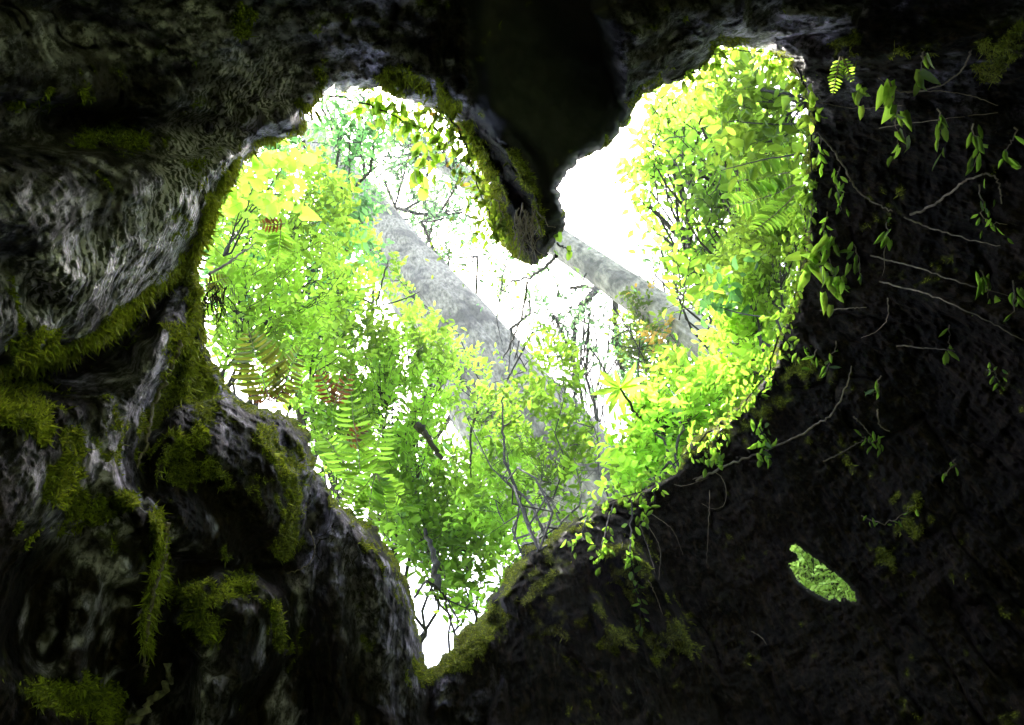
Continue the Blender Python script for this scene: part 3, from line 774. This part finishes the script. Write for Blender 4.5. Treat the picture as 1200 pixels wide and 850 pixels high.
bough('long thin twig crossing the right side of the heart', [([(925, 375, 3.6), (870, 368, 3.9), (830, 356, 4.2), (790, 366, 4.5)], .004, .002)], leaves=[(850, 340, 4.1, 26, 14, .075, 'leaf_deep'), (835, 360, 4.1, 14, 12, .07, 'leaf_deep')])

tw = []
for q in range(13):
    x0 = rng.uniform(590, 735); y0 = rng.uniform(305, 400); r0_ = rng.uniform(8, 12); dx = rng.normal(0, 22)
    tw.append(([(x0, y0, r0_), (x0 + dx * .5, y0 + 30, r0_ - .2), (x0 + dx, y0 + 62, r0_ - .3), (x0 + dx * 1.2 + rng.normal(0, 8), y0 + 95, r0_ - .4)], rng.uniform(.008, .02), .004))
    tw.append(([(x0 + dx * .5, y0 + 30, r0_ - .2), (x0 + dx * .5 + rng.normal(0, 22), y0 + 46, r0_ - .2), (x0 + dx + rng.normal(0, 30), y0 + 62, r0_)], .008, .003))
bough('web of fine sparsely leaved twigs hanging in the white sky under the lobe', tw, leaves=[(660, 360, 10, 60, 36, .08, 'leaf_far'), (610, 340, 10, 40, 30, .08, 'leaf_far'), (700, 430, 10, 50, 24, .08, 'leaf_far')])
# epiphytes on the trunks
plant('epiphyte_clump', 'orange tinged leafy clump growing on the pale trunk', 'plant', at(775, 385, r_on2(775) - .3),
      [(765, 365, 40, 22, r_on2(765) - .7, .3), (790, 395, 35, 22, r_on2(790) - .6, .3), (745, 395, 22, 20, r_on2(745) - .7, .3), (760, 420, 25, 18, r_on2(760) - .8, .3)],
      'leaf_mixed', .11, 150, .5, 'oval', .02, up=.3)
plant('trunk_creeper', 'leafy creeper veiling the middle of the thick grey trunk', 'creeper', at(600, 520, 8.4),
      [(455, 330, 22, 26, 8.6, .4), (490, 380, 26, 28, 8.4, .4), (530, 420, 26, 28, 8.2, .4), (575, 480, 26, 28, 8.0, .4), (430, 290, 16, 20, 9, .3), (620, 540, 26, 24, 7.8, .3)],
      'leaf_green', .075, 170, .45, 'oval', .008, up=.3)
plant('epiphyte_clump', 'leafy epiphytes on the high left end of the thick trunk', 'plant', at(425, 262, 13.5),
      [(420, 240, 20, 25, 13, .4), (408, 270, 18, 25, 13, .4), (432, 300, 14, 18, 12, .4)], 'leaf_deep', .13, 60, .45, 'oval', .02, up=.3)

# rosette shrub
def rosette(name, label, px, py, r, nleaf, ln, mat, wl=.24):
    c = at(px, py, r); root = thing(name, label, 'plant', c)
    ax = nrm(CAM - c) * .8 - UP * .2; ax = nrm(ax)
    u = nrm(np.cross(ax, UP)); w = np.cross(ax, u)
    a = np.arange(nleaf) * 2.4 + .3; n = nleaf
    d = np.cos(a)[:, None] * u + np.sin(a)[:, None] * w + ax * rng.uniform(-.35, .35, n)[:, None]
    lf = Leaves(); Ln = ln * rng.uniform(.7, 1.1, n)
    lf.add(np.repeat(c[None], n, 0), d, -ax + rng.normal(0, .15, (n, 3)), Ln, Ln * wl)
    tb = Tubes(); tb.add(wobble(c, c - ax * .5 - UP * .5, 6, .2), np.linspace(.006, .01, 6), 5)
    tb.build('stem', MAT['twig'], root); lf.build('leaves', MAT[mat], root)
    return root
rosette('rosette_plant', 'whorl of long pointed leaves spread like a star near the middle of the heart', 727, 455, 4.4, 11, .16, 'leaf_green')
rosette('rosette_plant', 'smaller whorl of leaves tucked right of the star shaped whorl', 760, 470, 4.6, 8, .10, 'leaf_green', .35)

# ------------------------------------------------------------------ ferns
def fern(label, fronds, mat, name='fern'):
    """fronds: (base, tip, width px-scale in m, sag)"""
    b0 = at(*fronds[0][0]); root = thing(name, label, 'fern', b0)
    for (pb_, pt_, wd, sag, npair) in fronds:
        a = at(*pb_); b = at(*pt_)
        tb = Tubes(); lf = Leaves()
        rc = wobble(a, b, 12, .06, sag); tb.add(rc, np.linspace(.003, .001, 12), 4)
        t = np.linspace(.12, .99, npair)
        P = np.stack([np.interp(t * 11, np.arange(12), rc[:, i]) for i in range(3)], 1)
        d = nrm(b - a); view = nrm(P.mean(0) - CAM)
        side = nrm(np.cross(d, view + rng.normal(0, .25, 3))); nn = np.cross(side, d)
        prof = np.sin(np.clip(t * .92 + .08, 0, 1) * math.pi) ** .7 * (1 - .35 * t)
        for s in (-1, 1):
            Ln = wd * prof * rng.uniform(.88, 1.08, npair)
            dd = nrm(side * s + d * .38 + rng.normal(0, .06, (npair, 3)) - UP * .12)
            lf.add(P, dd, nn + rng.normal(0, .12, (npair, 3)), Ln, np.minimum(Ln * .3, .018))
        fr = tb.build('frond', MAT['vine'], root)
        lf.build('pinnae', MAT[mat], fr)
        fr.children[0].location = (0, 0, 0)
    return root
fern('olive fern frond with browning edges on the left side of the heart', [((318, 475, 3.4), (290, 385, 3.6), .15, .02, 16), ((322, 475, 3.4), (352, 405, 3.6), .09, .02, 13)], 'fern_olive')
fern('bright green fern standing in the left half of the heart', [((425, 570, 3.6), (408, 440, 3.9), .12, .12, 19), ((425, 570, 3.6), (372, 500, 3.8), .11, .02, 15), ((428, 570, 3.6), (455, 480, 3.9), .11, .02, 15)], 'fern_green')
fern('broad green fern drooping over the top of the left pillar', [((440, 555, 3.5), (398, 612, 3.35), .10, -.05, 14), ((440, 555, 3.5), (425, 625, 3.35), .10, -.05, 14), ((442, 555, 3.5), (455, 612, 3.4), .09, -.05, 13), ((440, 555, 3.5), (475, 590, 3.5), .08, -.05, 12)], 'fern_green')
fern('small tan fern on the mossy left rim', [((240, 335, 3.0), (268, 325, 3.1), .045, .02, 9), ((240, 340, 3.0), (265, 345, 3.1), .05, .02, 9)], 'fern_olive')
fern('yellow green fern frond at the upper left of the opening', [((330, 262, 3.9), (300, 300, 3.9), .10, .0, 12), ((330, 262, 3.9), (325, 310, 3.9), .09, .0, 12)], 'fern_green')
fern('fern with layered fronds on the right side of the heart', [((935, 215, 3.6), (850, 245, 4.0), .12, .02, 18), ((938, 200, 3.6), (862, 212, 3.9), .11, .02, 18), ((935, 225, 3.6), (880, 275, 3.9), .10, .02, 16)], 'fern_green')
fern('small bright fern dangling under the top right ledge', [((985, 66, 2.75), (976, 112, 2.75), .032, -.02, 11), ((987, 66, 2.75), (1000, 98, 2.75), .026, -.02, 9)], 'fern_green')
fern('curled red brown dead frond above the bright green fern', [((392, 475, 3.75), (372, 428, 3.8), .06, .1, 9), ((392, 475, 3.75), (412, 432, 3.8), .06, .1, 8), ((392, 475, 3.75), (398, 440, 3.7), .05, .2, 7)], 'dead_leaf', 'dead_frond')
fern('flat rusty dead frond at the foot of the olive fern', [((318, 470, 3.45), (292, 455, 3.5), .045, .1, 8), ((318, 470, 3.45), (342, 452, 3.5), .045, .1, 8), ((318, 470, 3.45), (318, 448, 3.5), .04, .1, 6)], 'dead_leaf', 'dead_frond')
fern('small orange brown dead frond near the top left of the heart', [((334, 262, 3.7), (302, 262, 3.7), .05, .1, 8), ((322, 255, 3.7), (318, 272, 3.7), .03, .1, 5)], 'dead_leaf', 'dead_frond')
fern('drooping brown dead frond beside the bright fern stalk', [((405, 520, 3.75), (432, 492, 3.8), .06, .1, 9), ((405, 520, 3.75), (440, 512, 3.8), .05, .1, 9)], 'dead_leaf', 'dead_frond')

# ------------------------------------------------------------------ growth on the lobe and the rim
def strip_plant(name, label, pts, mat, leaf, n, spread, off=.03, shape='oval', wl=.5, cat='plant', stem='twig', stem_r=.004, hang=.6, group=None):
    """leaves along a runner that follows the wood; pts px polyline"""
    p = np.array(pts, float); m = len(p)
    t = np.linspace(0, m - 1, max(8, m * 4))
    qx = np.interp(t, np.arange(m), p[:, 0]); qy = np.interp(t, np.arange(m), p[:, 1])
    rw = wall_r(qx, qy); rw = np.convolve(np.pad(rw, 2, 'edge'), np.ones(5) / 5, 'valid') - off
    if p.shape[1] > 2: rw = np.interp(t, np.arange(m), p[:, 2])
    P = at(qx, qy, rw) + rng.normal(0, .004, (len(t), 3))
    root = thing(name, label, cat, P[0], group)
    tb = Tubes(); tb.add(P, np.linspace(stem_r, stem_r * .4, len(P)), 5); tb.build('stem', MAT[stem], root)
    if n:
        lf = Leaves(); k = rng.uniform(0, len(t) - 1, n)
        if n > 60: k = np.clip(rng.choice(rng.uniform(0, len(t) - 1, n // 9), n) + rng.normal(0, .012 * len(t), n), 0, len(t) - 1)
        Q = np.stack([np.interp(k, np.arange(len(t)), P[:, i]) for i in range(3)], 1)
        Q = Q + (IMG_RIGHT * rng.normal(0, spread, (n, 1)) + IMG_DOWN * rng.normal(0, spread, (n, 1)))
        Ln = leaf * rng.uniform(.6, 1.2, n)
        dd = nrm(IMG_DOWN * hang + rng.normal(0, .5, (n, 3)))
        nn = nrm(-(Q - CAM) * .35 + rng.normal(0, .5, (n, 3)))
        lf.add(Q, dd, nn, Ln, Ln * wl * rng.uniform(.7, 1.1, n)); lf.build('leaves', MAT[mat], root, shape=shape)
    return root
strip_plant('creeper', 'golden green creeper spilling down the sunlit left flank of the lobe', [(500, 118, 2.98), (530, 140, 2.98), (548, 175, 2.98), (560, 215, 3.0), (572, 250, 3.05), (585, 285, 3.1)], 'leaf_mixed', .035, 260, .035, cat='creeper')
strip_plant('creeper', 'bright leafy creeper hanging from the mossy top left rim', [(385, 112, 3.1), (430, 122, 3.15), (470, 140, 3.15), (510, 160, 3.1), (530, 200, 3.1)], 'leaf_yellow', .055, 120, .05, cat='creeper')
strip_plant('leaf_sprig', 'single sprig of three yellow green leaves at the very tip of the lobe', [(652, 285, 3.0), (660, 290, 3.0), (668, 295, 3.0)], 'leaf_yellow', .05, 7, .024, shape='heart', wl=.6)
strip_plant('leaf_sprig', 'pair of heart shaped leaves dangling below the top left rim', [(488, 185, 3.3), (492, 200, 3.3), (496, 222, 3.3)], 'leaf_yellow', .08, 5, .01, shape='heart', wl=.7)
def root_mat(label, cx_, cy_, r, n, ln, mat='vine'):
    """bundle of fine dry roots hanging from one spot"""
    c = at(cx_, cy_, r); root = thing('root_tuft', label, 'roots', c)
    tb = Tubes()
    for k in range(n):
        a = nrm(IMG_DOWN + rng.normal(0, .35, 3)); s = c + rng.normal(0, .025, 3)
        tb.add(wobble(s, s + a * ln * rng.uniform(.4, 1), 7, .6), np.linspace(.003, .001, 7), 4)
    tb.build('rootlets', MAT[mat], root)
root_mat('tuft of pale splintered roots glowing at the tip of the lobe', 618, 250, 2.78, 34, .17)
root_mat('pale orange splinters fringing the sunlit left flank of the lobe', 596, 235, 3.12, 40, .16)
root_mat('dark rootlets hanging from the mossy left rim', 250, 350, 2.9, 30, .14, 'twig')
root_mat('frayed reddish rootlets on the dark edge of the left pillar', 402, 630, 2.75, 26, .12, 'twig')

# sprigs on the crest of the buttress and down the right wall
crest = [
 ('leafy sprig on the crest of the buttress, left of the others', [(690, 600), (684, 618), (676, 636), (668, 640)], 22, .045, .02),
 ('leafy sprig hanging over the buttress below the point of the heart', [(720, 590), (712, 612), (704, 640), (700, 662)], 26, .04, .02),
 ('long leafy trail hanging down the middle of the buttress', [(742, 585), (740, 620), (738, 650), (742, 672), (748, 700), (750, 740)], 46, .035, .012),
 ('leafy sprig at the right shoulder of the buttress', [(770, 572), (762, 592), (755, 604), (750, 618)], 26, .04, .02),
 ('bright sprig under the lower right rim', [(848, 500), (838, 520), (830, 530)], 20, .04, .025),
 ('broad leaf sprig resting on the lower right rim', [(880, 486), (890, 500), (900, 520), (893, 536)], 30, .045, .022),
 ('small round leaved sprig left of the thin diagonal vine', [(838, 520), (845, 534), (832, 540)], 14, .04, .02),
 ('pale leaf whorl on the dark wall just right of the heart', [(928, 400), (934, 410), (938, 424)], 14, .045, .02)]
for lb, pts, n, ln, sp in crest:
    strip_plant('leaf_sprig', lb, pts, 'leaf_green', ln, n, sp, .06, group='sprigs hanging along the rim of the opening')
hang = [
 ('vine of large heart shaped leaves hanging beside the thin twigs near the top right', [(1042, 95), (1048, 118), (1050, 135), (1052, 160), (1052, 178)], 16, .065, .018, 'heart'),
 ('pair of folded leaves high under the top right ledge', [(1080, 62), (1082, 74), (1078, 95)], 5, .06, .01, 'heart'),
 ('leafy strand hanging right of the heart leaved vine', [(1100, 130), (1102, 150), (1100, 178)], 8, .055, .01, 'oval'),
 ('curtain of long leaves in the upper right shadow', [(1140, 145), (1146, 165), (1142, 192)], 12, .055, .012, 'oval'),
 ('solitary long leaf at the far upper right', [(1190, 150), (1182, 170), (1178, 184)], 5, .055, .006, 'oval'),
 ('bright leafy strand just right of the rim beside the pale root', [(984, 192), (980, 212), (984, 232), (986, 250)], 18, .045, .016, 'oval'),
 ('slim leaf strand beside the rim, lower of the pair', [(952, 238), (950, 262), (946, 280)], 9, .05, .01, 'oval'),
 ('leafy strand under the bright leafy strand', [(968, 250), (966, 270), (962, 290)], 9, .05, .01, 'oval'),
 ('slim upright leaf standing below the pale forked root', [(1038, 260), (1040, 280), (1034, 320)], 9, .055, .006, 'oval'),
 ('cluster of broad lobed leaves jutting from the right rim', [(965, 285), (970, 300), (975, 320), (980, 340)], 30, .07, .035, 'heart'),
 ('upper broad leaves on the right rim beside the shrub', [(945, 290), (950, 300), (940, 312)], 12, .075, .02, 'heart'),
 ('drooping leaves right of the broad lobed cluster', [(1002, 285), (1005, 300), (1008, 322)], 10, .05, .014, 'oval'),
 ('dim leaf group at the right edge under the long root', [(1150, 318), (1158, 330), (1156, 352)], 10, .055, .02, 'oval'),
 ('dim pair of leaves against the right frame edge', [(1185, 330), (1190, 350), (1184, 372)], 6, .055, .014, 'oval'),
 ('narrow leaf hanging in the middle of the dark wall', [(1113, 380), (1112, 400), (1110, 414)], 5, .045, .004, 'oval'),
 ('long blade leaf hanging below the tangled rootlets', [(980, 402), (974, 420), (968, 434)], 6, .05, .005, 'oval'),
 ('slim leaf below and left of the tangled rootlets', [(956, 410), (953, 422), (950, 432)], 4, .045, .006, 'oval'),
 ('lower slim leaf hanging in the dark wall', [(1032, 440), (1028, 455), (1024, 462)], 5, .045, .006, 'oval'),
 ('dark seedling with pale glossy leaves at the end of a stiff twig', [(1010, 512), (1020, 518), (1032, 514)], 14, .035, .018, 'oval'),
 ('tiny seedling catching light on the dark far right wall', [(1155, 432), (1165, 438), (1172, 446)], 9, .03, .014, 'oval'),
 ('pale yellow green seedling above the torn hole', [(1120, 540), (1112, 552), (1106, 558)], 6, .035, .008, 'oval'),
 ('faint row of tiny olive leaves on a drooping stem above the torn hole', [(1010, 606), (1030, 614), (1050, 610), (1070, 590)], 9, .03, .01, 'oval'),
 ('weedy strand in the shadow of the rim below the ferns', [(962, 160), (960, 180), (964, 200)], 7, .04, .008, 'oval'),
 ('leaf tuft in the dark corner under the top right ledge', [(1010, 96), (1006, 108), (1004, 116)], 8, .045, .012, 'heart'),
 ('thin leaf trail between the two hanging strands on the right', [(1148, 215), (1150, 240), (1158, 262), (1180, 262)], 14, .04, .02, 'oval')]
for lb, pts, n, ln, sp, shp in hang:
    strip_plant('hanging_vine', lb, pts, 'leaf_yellow' if shp == 'heart' else 'leaf_green', ln, n, sp, .06, shp, .45 if shp == 'heart' else .34,
                cat='vine', stem='vine', stem_r=.0025, hang=1.0, group='leafy strands hanging on the dark right wall')

fringe = [
 ('leafy fringe along the upper right rim of the heart', [(935, 80), (948, 115), (950, 150), (950, 200), (946, 240)], 130, .045, .03, 'leaf_yellow'),
 ('leafy fringe along the middle right rim of the heart', [(944, 240), (944, 280), (938, 320), (930, 355), (915, 390)], 190, .04, .035, 'leaf_yellow'),
 ('leafy fringe along the lower right rim of the heart', [(912, 395), (900, 440), (870, 475), (838, 500)], 190, .038, .04, 'leaf_green'),
 ('leafy fringe near the point of the heart', [(835, 505), (800, 535), (765, 570), (715, 588), (690, 600)], 230, .038, .04, 'leaf_green'),
 ('leafy fringe on the buttress side of the slit', [(650, 620), (615, 640), (592, 670), (572, 705)], 90, .035, .035, 'leaf_green'),
 ('leafy fringe under the ledge at the top of the right lobe', [(790, 92), (815, 84), (840, 62), (880, 60), (920, 72)], 110, .045, .03, 'leaf_yellow')]
for lb, pts, n, ln, sp, mt in fringe:
    strip_plant('rim_creeper', lb, pts, mt, ln, int(n * .95), sp * 1.2, .05, cat='creeper', group='leafy creepers along the rim')

# bare roots and vines on the walls
roots = [
 ('pale forked root curving across the upper right wall', [[(948, 148), (975, 170), (990, 200), (1005, 225), (1030, 242), (1046, 248)], [(1066, 252), (1100, 238), (1130, 212), (1155, 202), (1170, 210), (1174, 238)]], .0045, 'vine'),
 ('thin brown root looping under the top right ledge', [[(1138, 60), (1130, 80), (1110, 98), (1085, 106), (1050, 110), (1030, 92)]], .003, 'vine'),
 ('long straight root running level across the upper right wall', [[(1055, 108), (1100, 106), (1140, 112), (1170, 124)], [(1030, 150), (1085, 142), (1170, 132)], [(960, 120), (1000, 128), (1060, 124)]], .002, 'vine'),
 ('long pale vine running diagonally below the lower right rim', [[(815, 565), (850, 545), (900, 528), (945, 505), (975, 488), (990, 460), (998, 430)]], .0055, 'vine'),
 ('curled rootlets dangling from the diagonal vine', [[(812, 562), (840, 550), (852, 570), (850, 594), (835, 598), (822, 590)], [(832, 575), (830, 620), (828, 660)], [(770, 560), (800, 572), (830, 560)]], .0018, 'vine'),
 ('arched root on the dark wall right of the rim', [[(1040, 350), (1042, 372), (1030, 388), (1010, 396)], [(960, 364), (990, 362), (1015, 360)]], .0025, 'vine'),
 ('stiff brown twig pointing left to the glossy seedling', [[(965, 541), (985, 532), (1000, 522), (1012, 516)]], .003, 'vine'),
 ('forked twigs rising above the glossy seedling', [[(1000, 488), (1012, 500), (1024, 514)], [(1028, 480), (1030, 500), (1042, 506)]], .003, 'vine'),
 ('bundle of fine roots running level to the right frame edge', [[(1020, 300), (1070, 312), (1120, 330), (1200, 352)], [(1060, 255), (1110, 275), (1180, 290)], [(1050, 405), (1090, 408), (1120, 412)], [(1030, 330), (1090, 345), (1150, 372), (1200, 400)]], .003, 'vine'),
 ('thin whitish loop hanging on the lower left mound', [[(362, 620), (370, 640), (366, 658), (352, 668), (335, 672)]], .003, 'vine'),
 ('short curved root on the black wall below the mound edge', [[(760, 680), (770, 700), (776, 720)], [(880, 740), (892, 746), (898, 755)]], .0022, 'vine'),
 ('fine root fan below the buttress sprigs', [[(755, 610), (775, 640), (772, 680)], [(760, 600), (790, 620), (800, 650)], [(750, 615), (762, 650), (768, 672)]], .0018, 'vine'),
 ('tan root draped down the ridge of the left wall', [[(212, 400), (196, 440), (178, 480), (172, 520), (160, 550)]], .007, 'vine'),
 ('mossy strand root hanging off the left ridge', [[(196, 612), (194, 650), (180, 690), (174, 730), (168, 770), (170, 795)]], .006, 'vine'),
 ('curved root stub at the bottom left', [[(150, 850), (180, 820), (198, 800), (196, 780)]], .012, 'bark')]
MAT['bark'] = bark_material('grey_root_bark', (.06, .05, .045), (.2, .17, .15), (1, 1, 1), 30)
for lb, segs, rad, mt in roots:
    root = None; tb = Tubes()
    for s in segs:
        p = np.array(s, float); m = len(p); t = np.linspace(0, m - 1, m * 8)
        # smooth through the points
        qx = np.interp(t, np.arange(m), p[:, 0]); qy = np.interp(t, np.arange(m), p[:, 1])
        ker = np.ones(5) / 5
        for _ in range(3): qx[2:-2] = np.convolve(qx, ker, 'valid'); qy[2:-2] = np.convolve(qy, ker, 'valid')
        qx[2:-2] = np.convolve(qx, ker, 'valid'); qy[2:-2] = np.convolve(qy, ker, 'valid')
        rw = wall_r(qx, qy); rw = np.convolve(np.pad(rw, 8, 'edge'), np.ones(17) / 17, 'valid') - .03
        P = at(qx, qy, rw) + rng.normal(0, rad * .5, (len(t), 3))
        if root is None: root = thing('bare_root', lb, 'root', P[0])
        tb = Tubes(); tb.add(P, np.linspace(rad, rad * .45, len(t)), 6); tb.build('strand', MAT[mt], root)

# ------------------------------------------------------------------ ground and hillside outside
def ground():
    n = 120
    g = np.sign(np.linspace(-1, 1, n)) * np.abs(np.linspace(-1, 1, n)) ** 3 * 600
    X, Y = np.meshgrid(g, g)
    Z = 1.2 * fbm((np.stack([X, Y, X * 0], -1) * .05).astype(np.float32), 3, 3) * np.clip((np.hypot(X, Y) - 6) / 20, 0, 1)
    i = np.arange(n * n).reshape(n, n)
    q = np.stack([i[:-1, :-1], i[:-1, 1:], i[1:, 1:], i[1:, :-1]], -1).reshape(-1, 4)
    m, nt, out = new_mat('forest_soil')
    tc = N(nt, 'ShaderNodeTexCoord'); nn = noise_node(nt, tc.outputs['Object'], .8, 8)
    c = ramp(nt, nn.outputs['Fac'], [(.35, (.03, .022, .014)), (.6, (.09, .15, .02))]).outputs['Color']
    b = N(nt, 'ShaderNodeBsdfPrincipled'); b.inputs['Roughness'].default_value = .95; L(nt, c, b.inputs['Base Color']); L(nt, b.outputs[0], out.inputs['Surface'])
    link('ground', mesh_from('ground', np.stack([X, Y, Z], -1).reshape(-1, 3), [q], mats=m, smooth=True), kind='structure')
    # wooded slope to the right, behind the small hole
    c0 = at(1000, 700, 7.0); nv = 50
    u, v = np.meshgrid(np.linspace(-4, 6, nv), np.linspace(-4, 5, nv))
    fwd = nrm(np.array([c0[0], c0[1], 0])); sd_ = np.cross(UP, fwd)
    P = c0 + (-sd_) * u[..., None] + (fwd * .55 + UP * .83) * v[..., None]
    P = P + (-fwd) * (.25 * fbm((P * 1.2).astype(np.float32), 4, 6))[..., None]
    i = np.arange(nv * nv).reshape(nv, nv); q = np.stack([i[:-1, :-1], i[:-1, 1:], i[1:, 1:], i[1:, :-1]], -1).reshape(-1, 4)
    return P, q, m
gP, gq, gm = ground()
MOSSBANK = gm
link('hillside', mesh_from('hillside', gP[:34].reshape(-1, 3), [gq[:33 * 49]], mats=gm, smooth=True), kind='structure')

# ------------------------------------------------------------------ light
sun_px = (430, 150)
sdir = ray(*sun_px)
el = math.asin(sdir[2]); az = math.atan2(sdir[0], sdir[1])
print('sun elevation', math.degrees(el), 'az', math.degrees(az))
w = bpy.data.worlds.new('World'); sc.world = w; w.use_nodes = True
nt = w.node_tree; nt.nodes.clear()
out = nt.nodes.new('ShaderNodeOutputWorld'); bg = nt.nodes.new('ShaderNodeBackground')
sky = nt.nodes.new('ShaderNodeTexSky'); sky.sky_type = 'NISHITA'; sky.sun_disc = False
sky.sun_elevation = el; sky.sun_rotation = az; sky.dust_density = 4.0; sky.air_density = 1.0; sky.ozone_density = 1.0
bg.inputs['Strength'].default_value = .15
nt.links.new(sky.outputs[0], bg.inputs['Color']); nt.links.new(bg.outputs[0], out.inputs['Surface'])
sl = bpy.data.lights.new('sun', 'SUN'); sl.energy = 5.0; sl.angle = R_(.5); sl.color = (1, .95, .86)
so = bpy.data.objects.new('sun', sl); COL.objects.link(so)
so.rotation_euler = Vector([float(x) for x in sdir]).to_track_quat('Z', 'Y').to_euler()

hz = bpy.data.materials.new('glare_air'); hz.use_nodes = True  # thin scattering volume added to imitate lens glare and bloom
hn = hz.node_tree; hn.nodes.clear(); ho = hn.nodes.new('ShaderNodeOutputMaterial'); hv = hn.nodes.new('ShaderNodeVolumePrincipled')
hv.inputs['Density'].default_value = .0008; hv.inputs['Color'].default_value = (.93, .95, 1, 1); hv.inputs['Anisotropy'].default_value = .55
hn.links.new(hv.outputs[0], ho.inputs['Volume'])
bv = np.array([(x, y, z) for x in (-620, 620) for y in (-620, 620) for z in (-6, 60)], float)
link('glare_haze', mesh_from('glare_haze', bv, [np.array([(0,1,3,2),(4,6,7,5),(0,4,5,1),(2,3,7,6),(0,2,6,4),(1,5,7,3)])], mats=hz), kind='stuff')
cy_ = sc.cycles; cy_.volume_bounces = 1
sc.view_settings.view_transform = 'Standard'; sc.view_settings.look = 'None'; sc.view_settings.gamma = 1
sc.view_settings.exposure = 3.4
sc.render.engine = 'CYCLES'
cy_ = sc.cycles
cy_.max_bounces = 10; cy_.diffuse_bounces = 5; cy_.glossy_bounces = 3; cy_.transmission_bounces = 5
cy_.use_denoising = True
cy_.sample_clamp_indirect = 6
